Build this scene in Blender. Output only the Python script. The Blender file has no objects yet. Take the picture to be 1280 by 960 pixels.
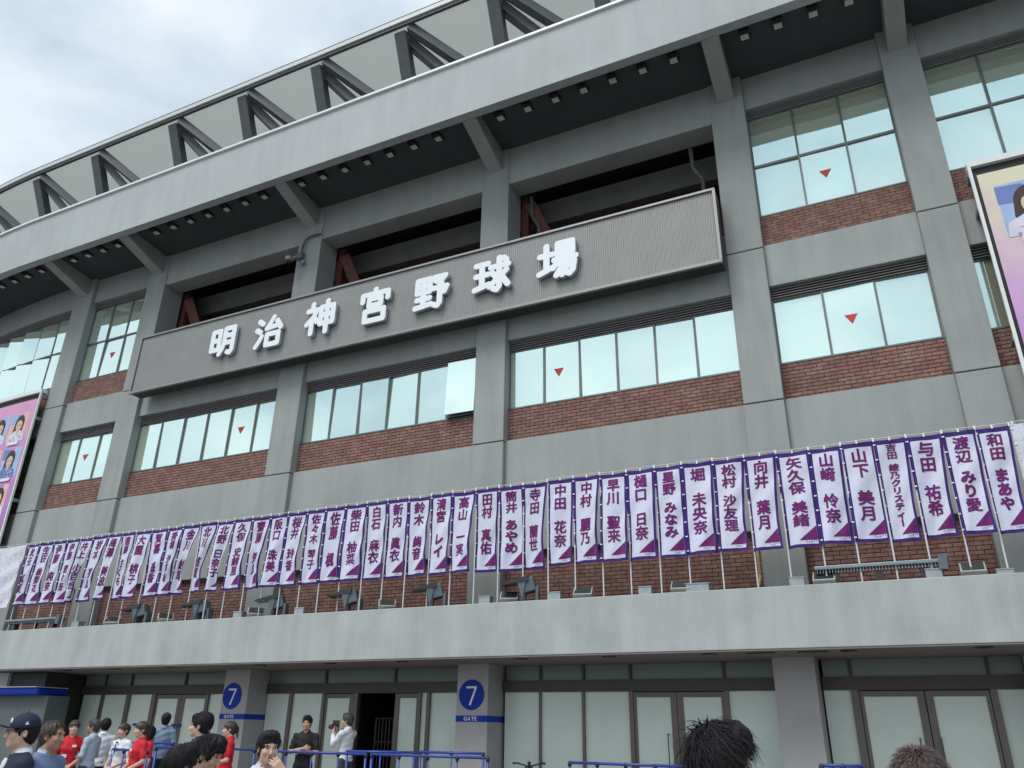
import bpy, bmesh, math, random
import numpy as np
from mathutils import Vector, Matrix, noise as mnoise

random.seed(7); RNG = np.random.default_rng(7)
scene = bpy.context.scene
col = scene.collection

# ------------------------------------------------------------------ camera
H = 1.60                      # camera height above the paving
cam_d = bpy.data.cameras.new("camera"); cam = bpy.data.objects.new("camera", cam_d); col.objects.link(cam)
scene.camera = cam
F_PX, VPX, VPY, ANG, CAMD = 979.2068, 677.272, -1718.6, math.radians(25.98), 14.6
cam_d.sensor_fit = 'HORIZONTAL'; cam_d.sensor_width = 36; cam_d.lens = 36*F_PX/1280
cam_d.clip_start = .05; cam_d.clip_end = 4000
_up = np.array([(VPX-640)/F_PX, (480-VPY)/F_PX, -1.0]); _up /= np.linalg.norm(_up)
_fw = np.array([0, 0, -1.0]); _fw = _fw-_up*_fw.dot(_up); _fw /= np.linalg.norm(_fw)
_rt = np.cross(_fw, _up)
_ca, _sa = math.cos(ANG), math.sin(ANG)
_t = _ca*_rt-_sa*_fw; _in = _sa*_rt+_ca*_fw
_R = Matrix(((*_t,), (*_in,), (*_up,)))
cam.matrix_world = Matrix.Translation((0, -CAMD, H)) @ _R.to_4x4()

# ------------------------------------------------------------------ world, sun, exposure
SUN_EL, SUN_AZ = math.radians(56), math.radians(200)     # azimuth: direction the sun stands in, from +Y clockwise
w = bpy.data.worlds.new("World"); scene.world = w; w.use_nodes = True
nt = w.node_tree; nt.nodes.clear()
def N(t, **k):
    n = nt.nodes.new(t)
    for a, b in k.items(): setattr(n, a, b)
    return n
out = N('ShaderNodeOutputWorld'); bg = N('ShaderNodeBackground'); bg2 = N('ShaderNodeBackground'); mx = N('ShaderNodeMixShader')
sky = N('ShaderNodeTexSky', sky_type='NISHITA', sun_disc=False, sun_elevation=SUN_EL, sun_rotation=SUN_AZ)
sky.air_density = 1.2; sky.dust_density = 2.0
bg.inputs[1].default_value = .10
tc = N('ShaderNodeTexCoord'); mp = N('ShaderNodeMapping'); mp.inputs['Scale'].default_value = (1.0, 1.0, 1.7); mp.inputs['Location'].default_value = (2.3, .7, .4)
n1 = N('ShaderNodeTexNoise'); n1.inputs['Scale'].default_value = 3.0; n1.inputs['Detail'].default_value = 8; n1.inputs['Roughness'].default_value = .52; n1.inputs['Distortion'].default_value = .35
n2 = N('ShaderNodeTexNoise'); n2.inputs['Scale'].default_value = 1.6; n2.inputs['Detail'].default_value = 5
cr = N('ShaderNodeValToRGB')
cr.color_ramp.elements[0].position = .36; cr.color_ramp.elements[0].color = (.42, .51, .60, 1)
cr.color_ramp.elements[1].position = .66; cr.color_ramp.elements[1].color = (.76, .80, .83, 1)
e = cr.color_ramp.elements.new(.5); e.color = (.58, .66, .73, 1)
cv = N('ShaderNodeMapRange'); cv.inputs[1].default_value = .30; cv.inputs[2].default_value = .46; cv.inputs[3].default_value = .80; cv.inputs[4].default_value = 1
L = nt.links.new
L(tc.outputs['Generated'], mp.inputs[0]); L(mp.outputs[0], n1.inputs['Vector']); L(tc.outputs['Generated'], n2.inputs['Vector'])
L(n1.outputs[0], cr.inputs[0]); L(n2.outputs[0], cv.inputs[0])
L(sky.outputs[0], bg.inputs[0]); L(cr.outputs[0], bg2.inputs[0]); bg2.inputs[1].default_value = 1.0
L(cv.outputs[0], mx.inputs[0]); L(bg.outputs[0], mx.inputs[1]); L(bg2.outputs[0], mx.inputs[2]); L(mx.outputs[0], out.inputs[0])

sun_d = bpy.data.lights.new("sun", 'SUN'); sun_d.energy = 1.5; sun_d.angle = math.radians(28); sun_d.color = (1, .97, .93)
sun = bpy.data.objects.new("sun", sun_d); col.objects.link(sun)
sv = Vector((math.sin(SUN_AZ)*math.cos(SUN_EL), math.cos(SUN_AZ)*math.cos(SUN_EL), math.sin(SUN_EL)))
sun.rotation_euler = sv.to_track_quat('Z', 'Y').to_euler()

scene.view_settings.view_transform = 'Standard'; scene.view_settings.look = 'None'
scene.view_settings.exposure = 0.46; scene.view_settings.gamma = 1

# ------------------------------------------------------------------ placing along the wall
# s runs along the facade, d is metres in front of the pier faces, z metres above the camera (H above paving)
S0, RAD = -23.8, 38.0
def B(s, d, z):
    s0_ = S0 if z < 16 else -26.3
    if s >= s0_: return (s, -d, z+H)
    a = (s0_-s)/RAD
    return (s0_-(RAD+d)*math.sin(a), -((RAD+d)*math.cos(a)-RAD), z+H)
def bend_ang(s): return 0.0 if s >= S0 else (S0-s)/RAD    # rotation about Z at s (ccw seen from above)

class MB:
    def __init__(self): self.v = []; self.f = []; self.m = []; self.tf = None
    def P(self, pts, faces, mi=0):
        b = len(self.v); self.v += [tuple(p) for p in pts]
        for f in faces: self.f.append(tuple(b+i for i in f)); self.m.append(mi)
    def box(self, x0, x1, y0, y1, z0, z1, mi=0, M=None):
        p = [(x0,y0,z0),(x1,y0,z0),(x1,y1,z0),(x0,y1,z0),(x0,y0,z1),(x1,y0,z1),(x1,y1,z1),(x0,y1,z1)]
        if M is not None: p = [tuple(M @ Vector(q)) for q in p]
        self.P(p, [(0,3,2,1),(4,5,6,7),(0,1,5,4),(1,2,6,5),(2,3,7,6),(3,0,4,7)], mi)
    def wbox(self, s0, s1, d0, d1, z0, z1, mi=0):
        """box in wall coordinates, following the bend; d0<d1"""
        self.prism(s0, s1, [(d0,z0),(d1,z0),(d1,z1),(d0,z1)], mi)
    def prism(self, s0, s1, prof, mi=0):
        """extrude a (d,z) profile (ccw seen with d right, z up) along s"""
        n = 1 if s0 >= S0 else max(1, int(math.ceil((min(s1,S0)-s0)/.6)))
        ss = [s0+(s1-s0)*i/n for i in range(n+1)]
        if s0 < S0 < s1:
            ss = [s0+(S0-s0)*i/n for i in range(n+1)]+[s1]
        k = len(prof); pts = [B(s,d,z) for s in ss for d,z in prof]; fs = []
        for i in range(len(ss)-1):
            for j in range(k):
                a = i*k+j; b = i*k+(j+1)%k
                fs.append((a, a+k, b+k, b))
        fs.append(tuple(range(k))); m = (len(ss)-1)*k; fs.append(tuple(m+j for j in reversed(range(k))))
        self.P(pts, fs, mi)
    def tube(self, a, b, r, n=8, r2=None, mi=0, caps=True):
        a = Vector(a); b = Vector(b); ax = (b-a)
        if ax.length < 1e-6: return
        ax.normalize(); u = ax.orthogonal().normalized(); v = ax.cross(u); r2 = r if r2 is None else r2
        p = []
        for c, rr in ((a,r),(b,r2)):
            for i in range(n):
                t = 2*math.pi*i/n; p.append(tuple(c+u*math.cos(t)*rr+v*math.sin(t)*rr))
        f = [(i,(i+1)%n,n+(i+1)%n,n+i) for i in range(n)]
        if caps: f += [tuple(reversed(range(n))), tuple(range(n,2*n))]
        self.P(p, f, mi)
    def path(self, pts, r, n=6, mi=0):
        for a, b in zip(pts[:-1], pts[1:]): self.tube(a, b, r, n, mi=mi)
    def beam(self, a, b, wd, ht, mi=0):
        """rectangular bar from a to b"""
        a = Vector(a); b = Vector(b); ax = (b-a).normalized(); side = ax.cross(Vector((0,0,1)))
        if side.length < 1e-4: side = Vector((1,0,0))
        side.normalize(); up = side.cross(ax)
        p = [tuple(c+side*sx*wd/2+up*sy*ht/2) for c in (a,b) for sx,sy in ((-1,-1),(1,-1),(1,1),(-1,1))]
        self.P(p, [(0,1,2,3),(7,6,5,4),(0,4,5,1),(1,5,6,2),(2,6,7,3),(3,7,4,0)], mi)
    def ell(self, c, r, nu=12, nv=8, mi=0, M=None):
        p = [(0,0,-1)]+[(math.cos(2*math.pi*i/nu)*math.cos(t), math.sin(2*math.pi*i/nu)*math.cos(t), math.sin(t)) for t in [(-.5+(j+1)/nv)*math.pi for j in range(nv-1)] for i in range(nu)]+[(0,0,1)]
        p = [(c[0]+x*r[0], c[1]+y*r[1], c[2]+z*r[2]) for x,y,z in p]
        if M is not None: p = [tuple(M @ Vector(q)) for q in p]
        f = [(0,1+(i+1)%nu,1+i) for i in range(nu)]
        for j in range(nv-2):
            for i in range(nu):
                a = 1+j*nu+i; b = 1+j*nu+(i+1)%nu; f.append((a,b,b+nu,a+nu))
        l = len(p)-1; o = 1+(nv-2)*nu
        f += [(o+i,o+(i+1)%nu,l) for i in range(nu)]
        self.P(p, f, mi)
    def mesh(self, name, mats, smooth=False, fix=True):
        me = bpy.data.meshes.new(name); me.from_pydata(self.v, [], self.f)
        for m in (mats if isinstance(mats, (list,tuple)) else [mats]): me.materials.append(m)
        if any(self.m): me.polygons.foreach_set('material_index', self.m)
        if fix:
            bm = bmesh.new(); bm.from_mesh(me); bmesh.ops.recalc_face_normals(bm, faces=bm.faces); bm.to_mesh(me); bm.free()
        if smooth: me.polygons.foreach_set('use_smooth', [True]*len(me.polygons))
        me.update(); return me
    def build(self, name, mats, parent=None, loc=(0,0,0), rot=(0,0,0), smooth=False, bevel=0, fix=True):
        return link(name, self.mesh(name, mats, smooth, fix), parent, loc, rot, bevel)

def link(name, me, parent=None, loc=(0,0,0), rot=(0,0,0), bevel=0):
    o = bpy.data.objects.new(name, me); col.objects.link(o); o.location = loc; o.rotation_euler = rot; o.parent = parent
    if bevel:
        b = o.modifiers.new('bevel', 'BEVEL'); b.width = bevel; b.segments = 2; b.limit_method = 'ANGLE'; b.angle_limit = math.radians(40)
    return o
def empty(name, loc=(0,0,0), rz=0):
    o = bpy.data.objects.new(name, None); col.objects.link(o); o.location = loc; o.rotation_euler = (0,0,rz); o.empty_display_size = .3; return o
def tag(o, label=None, cat=None, group=None, kind=None):
    if label: o['label'] = label
    if cat: o['category'] = cat
    if group: o['group'] = group
    if kind: o['kind'] = kind
    return o
def copy_tree(o, parent=None):
    c = o.copy(); col.objects.link(c); c.parent = parent
    for ch in list(o.children): copy_tree(ch, c)
    return c

# ------------------------------------------------------------------ materials
def mat(name, base=(.5,.5,.5), rough=.6, metal=0, var=.12, scale=3, bump=0, bscale=40, streak=0, spec=.5, stain=None, detail=6, island=0, objrand=0, emit=None, coat=0):
    m = bpy.data.materials.new(name); m.use_nodes = True; t = m.node_tree; ns = t.nodes; ln = t.links.new
    p = ns['Principled BSDF']; p.inputs['Roughness'].default_value = rough; p.inputs['Metallic'].default_value = metal
    p.inputs['Specular IOR Level'].default_value = spec; p.inputs['Coat Weight'].default_value = coat
    tc = ns.new('ShaderNodeTexCoord'); no = ns.new('ShaderNodeTexNoise'); no.inputs['Scale'].default_value = scale; no.inputs['Detail'].default_value = detail
    ge = ns.new('ShaderNodeNewGeometry')
    ln(ge.outputs['Position'], no.inputs['Vector'])
    mr = ns.new('ShaderNodeMapRange'); mr.inputs[1].default_value = .3; mr.inputs[2].default_value = .7; mr.inputs[3].default_value = 1-var; mr.inputs[4].default_value = 1+var
    ln(no.outputs[0], mr.inputs[0]); fac = mr.outputs[0]
    def mul(a, b):
        q = ns.new('ShaderNodeMath'); q.operation = 'MULTIPLY'; ln(a, q.inputs[0]); ln(b, q.inputs[1]); return q.outputs[0]
    if streak:
        mpn = ns.new('ShaderNodeMapping'); mpn.inputs['Scale'].default_value = (3.2, 3.2, .35); ln(ge.outputs['Position'], mpn.inputs[0])
        ns2 = ns.new('ShaderNodeTexNoise'); ns2.inputs['Scale'].default_value = 1.0; ns2.inputs['Detail'].default_value = 7; ns2.inputs['Roughness'].default_value = .6; ln(mpn.outputs[0], ns2.inputs['Vector'])
        m2 = ns.new('ShaderNodeMapRange'); m2.inputs[1].default_value = .35; m2.inputs[2].default_value = .7; m2.inputs[3].default_value = 1+streak*.4; m2.inputs[4].default_value = 1-streak
        ln(ns2.outputs[0], m2.inputs[0]); fac = mul(fac, m2.outputs[0])
    if island or objrand:
        if island:
            m3 = ns.new('ShaderNodeMapRange'); m3.inputs[3].default_value = 1-island; m3.inputs[4].default_value = 1+island
            ln(ge.outputs['Random Per Island'], m3.inputs[0]); fac = mul(fac, m3.outputs[0])
        if objrand:
            oi = ns.new('ShaderNodeObjectInfo'); m4 = ns.new('ShaderNodeMapRange'); m4.inputs[3].default_value = 1-objrand; m4.inputs[4].default_value = 1+objrand
            ln(oi.outputs['Random'], m4.inputs[0]); fac = mul(fac, m4.outputs[0])
    vm = ns.new('ShaderNodeVectorMath'); vm.operation = 'SCALE'; ln(fac, vm.inputs['Scale'])
    if stain:
        rgb = ns.new('ShaderNodeMix'); rgb.data_type = 'RGBA'; rgb.inputs[6].default_value = (*base,1); rgb.inputs[7].default_value = (*stain,1)
        n3 = ns.new('ShaderNodeTexNoise'); n3.inputs['Scale'].default_value = scale*.37; n3.inputs['Detail'].default_value = 5; ln(ge.outputs['Position'], n3.inputs['Vector'])
        m5 = ns.new('ShaderNodeMapRange'); m5.inputs[1].default_value = .42; m5.inputs[2].default_value = .66; ln(n3.outputs[0], m5.inputs[0]); ln(m5.outputs[0], rgb.inputs[0])
        ln(rgb.outputs[2], vm.inputs[0])
    else: vm.inputs[0].default_value = base
    ln(vm.outputs[0], p.inputs['Base Color'])
    if bump:
        nb = ns.new('ShaderNodeTexNoise'); nb.inputs['Scale'].default_value = bscale; nb.inputs['Detail'].default_value = 5; ln(ge.outputs['Position'], nb.inputs['Vector'])
        bp = ns.new('ShaderNodeBump'); bp.inputs['Strength'].default_value = bump; bp.inputs['Distance'].default_value = .02; ln(nb.outputs[0], bp.inputs['Height']); ln(bp.outputs[0], p.inputs['Normal'])
    if emit: p.inputs['Emission Color'].default_value = (*emit[0],1); p.inputs['Emission Strength'].default_value = emit[1]
    return m
M = {}
M['pier'] = mat('painted_concrete', (.325,.343,.332), .75, var=.08, scale=.9, bump=.25, bscale=60, streak=.11)
M['span'] = mat('painted_concrete_panel', (.345,.366,.355), .75, var=.08, scale=.7, bump=.25, bscale=60, streak=.10)
M['fascia'] = mat('pale_painted_concrete', (.46,.49,.49), .7, var=.06, scale=.8, bump=.2, bscale=30, streak=.07)
M['ledge'] = mat('weathered_render', (.42,.445,.435), .85, var=.07, scale=1.7, bump=.25, bscale=70, streak=.13)
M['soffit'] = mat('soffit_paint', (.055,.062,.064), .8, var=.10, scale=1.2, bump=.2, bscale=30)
M['brownsoffit'] = mat('brown_soffit_panel', (.21,.175,.165), .8, var=.08, scale=2, bump=.1)
M['brick'] = mat('red_brick', (.255,.128,.103), .85, var=.14, scale=14, bump=.5, bscale=90, island=.15, objrand=.15, stain=(.31,.18,.15))
M['mortar'] = mat('brick_mortar', (.055,.035,.032), .95, var=.2, scale=20, bump=.4)
M['alu'] = mat('anodised_frame', (.16,.17,.165), .4, metal=.7, var=.05)
M['dark'] = mat('dark_louvre_metal', (.045,.042,.044), .55, metal=.3, var=.1)
M['panel_grey'] = mat('raking_beam_concrete', (.20,.21,.205), .8, var=.1, scale=2)
M['slat'] = mat('louvre_slat_paint', (.22,.205,.20), .5, var=.05)
M['bronze'] = mat('bronze_frame', (.155,.135,.12), .45, metal=.45, var=.06)
M['bronzed'] = mat('dark_transom_panel', (.075,.068,.06), .5, metal=.2, var=.1)
M['glass'] = mat('mirror_glass', (.72,.95,.965), .015, metal=1.0, var=.02, scale=.5, objrand=.05)
_m = M['glass']; _t = _m.node_tree; _p = _t.nodes['Principled BSDF']; _df = _t.nodes.new('ShaderNodeBsdfDiffuse'); _df.inputs[0].default_value = (.80,.84,.62,1)
_mx = _t.nodes.new('ShaderNodeMixShader'); _mx.inputs[0].default_value = .27; _t.links.new(_p.outputs[0], _mx.inputs[1]); _t.links.new(_df.outputs[0], _mx.inputs[2]); _t.links.new(_mx.outputs[0], _t.nodes['Material Output'].inputs[0])
M['interior'] = mat('window_blind', (.42,.44,.33), .8, var=.05)
M['frost'] = mat('frosted_glass', (.70,.79,.71), .2, var=.05, scale=1.5, spec=.6)
M['frostd'] = mat('transom_glass', (.19,.235,.21), .25, var=.06, scale=1.5, spec=.5)
M['black'] = mat('dark_interior', (.012,.012,.012), .9)
M['redsteel'] = mat('red_oxide_steel', (.115,.030,.022), .6, var=.15, scale=3)
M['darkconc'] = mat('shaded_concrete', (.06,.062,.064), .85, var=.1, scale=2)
M['whitemetal'] = mat('white_enamelled_metal', (.78,.8,.8), .35, var=.03)
M['truss'] = mat('truss_steel_paint', (.092,.103,.108), .5, var=.12, scale=5, bump=.1)
M['panel'] = mat('canopy_soffit_panel', (.46,.49,.46), .6, var=.04, scale=.6)
_m = M['panel']; _t = _m.node_tree; _p = _t.nodes['Principled BSDF']; _tr = _t.nodes.new('ShaderNodeBsdfTranslucent'); _tr.inputs[0].default_value = (.40,.415,.39,1)
_mx = _t.nodes.new('ShaderNodeMixShader'); _mx.inputs[0].default_value = .6; _t.links.new(_p.outputs[0], _mx.inputs[1]); _t.links.new(_tr.outputs[0], _mx.inputs[2]); _t.links.new(_mx.outputs[0], _t.nodes['Material Output'].inputs[0])
M['cream'] = mat('canopy_edge_metal', (.58,.60,.585), .45, var=.04)
M['signgrey'] = mat('corrugated_sign_panel', (.30,.30,.29), .5, metal=.2, var=.04)
M['signframe'] = mat('sign_frame_metal', (.27,.275,.27), .4, metal=.4, var=.04)
M['letter'] = mat('white_acrylic_letter', (.86,.9,.93), .35, var=.01)
M['letterside'] = mat('letter_return_metal', (.5,.56,.62), .4, metal=.4)
M['blue'] = mat('gate_sign_blue', (.005,.038,.34), .5, var=.05, spec=.2)
M['white'] = mat('white_vinyl', (.82,.83,.85), .5, var=.02)
M['pole'] = mat('white_banner_pole', (.62,.62,.64), .35, var=.03)
M['cloth'] = mat('white_banner_cloth', (.64,.655,.79), .85, var=.03, scale=8, bump=.25, bscale=35)
M['purple'] = mat('purple_banner_border', (.036,.009,.145), .8, var=.08, scale=9)
M['ink'] = mat('purple_banner_print', (.145,.006,.125), .8, var=.10, scale=12)
M['lampblue'] = mat('blue_grey_lamp_paint', (.105,.135,.165), .5, var=.12, scale=10)
M['lampdark'] = mat('dark_lamp_glass', (.03,.035,.035), .15, var=.1)
M['lampgrey'] = mat('grey_lamp_housing', (.36,.36,.33), .5, var=.1, scale=10)
M['galv'] = mat('galvanised_box', (.36,.39,.41), .45, metal=.35, var=.1, scale=9)
M['steel'] = mat('grey_steel', (.25,.29,.32), .45, metal=.5, var=.12, scale=9)
M['yellow'] = mat('yellow_conduit', (.62,.44,.14), .5)
M['rail'] = mat('blue_barrier_pipe', (.03,.06,.33), .35, var=.08)
M['raild'] = mat('dark_barrier_joint', (.012,.018,.05), .5)
M['tri'] = mat('red_marker', (.55,.03,.02), .5)
M['pave'] = mat('paving', (.23,.225,.215), .9, var=.1, scale=5, bump=.5, bscale=30, objrand=.1, island=.1)
M['joint'] = mat('paving_bed', (.09,.09,.088), .95, var=.1)
M['asphalt'] = mat('asphalt', (.052,.052,.054), .9, var=.15, scale=9, bump=.6, bscale=60)

# ------------------------------------------------------------------ ground
g = MB(); g.P([(-400,-400,-.004),(400,-400,-.004),(400,400,-.004),(-400,400,-.004)], [(0,1,2,3)]); tag(g.build('ground', M['asphalt']), kind='structure')
g = MB(); g.box(-60,14,-40,-3.3,-.05,.012); pv = tag(g.build('pavement', M['joint']), kind='structure')
sl = MB(); sl.box(-.297,.297,-.297,.297,0,.030); slm = sl.mesh('paving_slab', M['pave'])
cand = []
for i in range(-100, 24):
    for j in range(-61, -5):
        x, y = i*.6+.3, j*.6-.0
        if y > -3.6: continue
        cand.append(((x-0)**2+(y+9)**2, x, y))
cand.sort()
for _, x, y in cand[:300]: link('paving_slab', slm, pv, (x, y, .002))
g = MB()
for _, x, y in cand[300:4200]:
    g.box(x-.297, x+.297, y-.297, y+.297, .002, .032)
tag(g.build('paving_slabs', M['pave'], pv, fix=False), kind='stuff')
g = MB(); g.wbox(-50, 14, -6, 3.2, -H-.02, -H+.15); tag(g.build('gate_plinth', M['pave']), kind='structure')

# ------------------------------------------------------------------ the stadium
ST = tag(empty('stadium_building'), 'grey concrete baseball stadium with red brick bands, mirrored windows and wide overhanging eaves', 'stadium')
PIER = [(-23.93,-23.05),(-20.35,-19.53),(-14.12,-13.30),(-8.08,-7.31),(-2.10,-1.35),(1.54,2.25)]
PIERS = [(-30.6,-29.75)]+PIER+[(8.35,9.1)]
Z6, Z9, ZB1, ZTOP = 5.90, 9.33, 13.42, 14.0
def part(mb, name, m, **k): return mb.build(name, M[m] if isinstance(m,str) else m, ST, **k)
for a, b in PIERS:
    for z0, z1 in ((1.91,Z6-.012),(Z6+.012,Z9-.012),(Z9+.012,ZTOP+.3)):
        p = MB(); p.wbox(a, b, -.75, 0, z0, z1); part(p, 'pier', 'pier', bevel=.012)
    p = MB(); p.wbox(a+.02, b-.02, -.7, -.02, 1.95, ZTOP); part(p, 'pier_core', 'dark')
    # ground floor pier casing
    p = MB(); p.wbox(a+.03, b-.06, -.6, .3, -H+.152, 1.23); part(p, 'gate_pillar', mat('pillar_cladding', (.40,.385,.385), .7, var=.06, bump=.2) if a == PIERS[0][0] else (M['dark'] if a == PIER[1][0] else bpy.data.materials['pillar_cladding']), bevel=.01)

BRL, BRH, BRW = .2195, .0735, .2085
bm_ = MB(); bm_.box(-BRW/2, BRW/2, -.006, .09, -.0315, .0315); brick_me = bm_.mesh('brick', M['brick'])
bricks = []     # (score, s, z, d, len, band)
def brick_band(s0, s1, z0, z1, d=-.24, rnd=True):
    m = MB(); m.wbox(s0, s1, d-.20, d-.012, z0, z1); band = part(m, 'brick_band', 'mortar')
    n = int(math.floor((z1-z0)/BRH+.3)); hz = (z1-z0)/n
    for r in range(n):
        z = z0+(r+.5)*hz; off = -(r % 2)*BRL/2
        s = s0+off
        while s < s1-.02:
            a = max(s, s0); b = min(s+BRL, s1)
            if b-a > .016: bricks.append((a, b, z, d, band, hz))
            s += BRL
def win_pane(mb_l, s0, s1, z0, z1, d, tilt, parent):
    m = MB(); c = (s0+s1)/2
    w2 = (s1-s0)/2
    m.box(-w2, w2, -.006, .006, z0-(z0+z1)/2, z1-(z0+z1)/2)
    x, y, z = B(c, d, (z0+z1)/2)
    return m.build('pane', M['glass'], parent, loc=(x,y,z), rot=(tilt[0], 0, bend_ang(c)+tilt[1]))
def window(s0, s1, zs, zt, zl, n, zm=None, tri=None, opened=None, d=-.24, depth_side=True):
    """zs sill, zt glass top, zl louvre top, n panes across, zm transom height"""
    m = MB(); m.wbox(s0, s1, d-.13, d-.02, zs-.06, zs); m.wbox(s0, s1, d-.02, d+.01, zs-.05, zs-.02); m.wbox(s0, s1, d-.12, d-.03, zt, zt+.035)
    pw = (s1-s0)/n
    for i in range(n+1):
        c = s0+i*pw; hw = .022 if 0 < i < n else .03
        m.wbox(max(s0,c-hw), min(s1,c+hw), d-.12, d-.028, zs, zt)
    if zm: m.wbox(s0+.03, s1-.03, d-.115, d-.033, zm-.028, zm+.028)
    fr = part(m, 'window', 'alu')
    for i in range(n):
        a, b = s0+i*pw+.02, s0+(i+1)*pw-.02
        for z0, z1 in (((zs,zm-.02),(zm+.02,zt)) if zm else ((zs,zt),)):
            tl = (random.gauss(0,.012), random.gauss(0,.014))
            if opened == i:
                q = MB(); q.wbox(a, b, d+.05, d+.08, z0-.02, z1+.02); q2 = q.build('open_sash', M['alu'], fr)
                q = win_pane(None, a+.03, b-.03, z0+.02, z1-.02, d+.137, (-.05, .02), fr)
                q = MB(); q.wbox(a, b, d-.1, d-.06, z0, z1); q.build('dark_gap', M['black'], fr)
                continue
            win_pane(None, a, b, z0, z1, d-.07, tl, fr)
    q = MB(); q.wbox(s0, s1, d-.4, d-.2, zs-.05, zl); q.build('back_panel', M['interior'], fr)
    # louvre slats
    q = MB(); k = 4; h = (zl-zt-.035)/k
    q.wbox(s0, s1, d-.2, d-.09, zt+.035, zl); q.build('louvre_box', M['dark'], fr)
    for i in range(k):
        z0 = zt+.035+i*h
        q = MB(); q.prism(s0+.005, s1-.005, [(d-.09,z0+h*.35),(d+.012,z0+h*.02),(d+.015,z0+h*.30),(d-.09,z0+h*.62)]); q.build('louvre_slat', M['slat'], fr)
    if tri:
        for ts, tz in tri:
            q = MB(); f = d-.055
            q.P([B(ts-.12,f,tz+.10),B(ts+.12,f,tz+.10),B(ts,f,tz-.10),B(ts-.12,f-.004,tz+.10),B(ts+.12,f-.004,tz+.10),B(ts,f-.004,tz-.10)], [(0,2,1),(3,4,5),(0,1,4,3),(1,2,5,4),(2,0,3,5)])
            q.build('rescue_marker', M['tri'], fr)
def spandrel(s0, s1, z0, z1, d=-.12):
    m = MB(); m.wbox(s0, s1, -.5, d, z0, z1); part(m, 'spandrel', 'span', bevel=.01)
bays = [(PIERS[i][1], PIERS[i+1][0]) for i in range(len(PIERS)-1)]
# 0: curved left, 1: narrow, 2,3,4: wide, 5: narrow, 6: right
tri_low = {1:(-21.77,7.5),2:(-15.51,7.46),4:(-6.09,7.46),5:(.07,7.46)}
tri_up = {1:(-21.70,10.98),5:(.08,10.97)}
npan = {0:6,1:3,2:6,3:6,4:6,5:3,6:6}
for i, (a, b) in enumerate(bays):
    a2, b2 = a, b
    brick_band(a2, b2, 1.95, 3.45)
    spandrel(a2, b2, 3.45, 5.93)
    brick_band(a2, b2, 5.93, 6.70)
    window(a2, b2, 6.76, 8.17, 8.44, npan[i], tri=[tri_low[i]] if i in tri_low else None, opened=5 if i == 3 else (1 if i == 6 else None))
    spandrel(a2, b2, 8.44, 9.43)
    if i in (0,1,5,6):
        brick_band(a2, b2, 9.43, 10.22)
        window(a2, b2, 10.28, 12.90, 13.14, npan[i], zm=11.6, tri=[tri_up[i]] if i in tri_up else None)
        spandrel(a2, b2, 13.14, 14.3)
    else:
        m = MB(); m.wbox(a2-.02, b2+.02, -.62, -.03, 12.93, 14.3); part(m, 'lintel_beam', 'span', bevel=.012)
        m = MB(); m.wbox(a2, b2, -.5, -.12, 9.43, 9.9); part(m, 'opening_sill', 'span')
# dark concourse behind the upper openings
sa, sb = PIERS[2][0], PIERS[5][1]
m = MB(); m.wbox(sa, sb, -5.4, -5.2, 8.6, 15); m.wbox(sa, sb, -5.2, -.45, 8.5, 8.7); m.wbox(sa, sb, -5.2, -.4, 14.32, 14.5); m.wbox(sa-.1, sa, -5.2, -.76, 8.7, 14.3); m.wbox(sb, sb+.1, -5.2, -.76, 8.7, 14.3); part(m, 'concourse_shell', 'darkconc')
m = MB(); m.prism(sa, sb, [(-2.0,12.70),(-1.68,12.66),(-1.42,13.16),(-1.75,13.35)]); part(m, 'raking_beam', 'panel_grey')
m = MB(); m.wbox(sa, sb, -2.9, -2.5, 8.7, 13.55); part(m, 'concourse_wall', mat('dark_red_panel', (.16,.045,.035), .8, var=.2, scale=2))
for i in (2,3,4):
    a = PIERS[i][1]
    for off in (.25,):
        m = MB(); m.beam(B(a+off-.05,-.9,12.75), B(a+off+1.0,-1.3,10.2), .28, .3); part(m, 'raking_strut', 'redsteel')
        m = MB(); m.wbox(a+.02, a+.2, -1.0, -.8, 8.7, 13.0); part(m, 'steel_post', 'redsteel')
for (s_, d_) in ((-7.0,-.75),(-2.75,-.6)):
    m = MB(); m.path([B(s_,d_,12.9),B(s_+.02,d_,12.3),B(s_+.22,d_,11.9),B(s_+.22,d_,11.4),B(s_+.45,d_,10.9),B(s_+.5,d_,9.5)], .05, 8); part(m, 'drain_pipe', 'truss')

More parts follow.
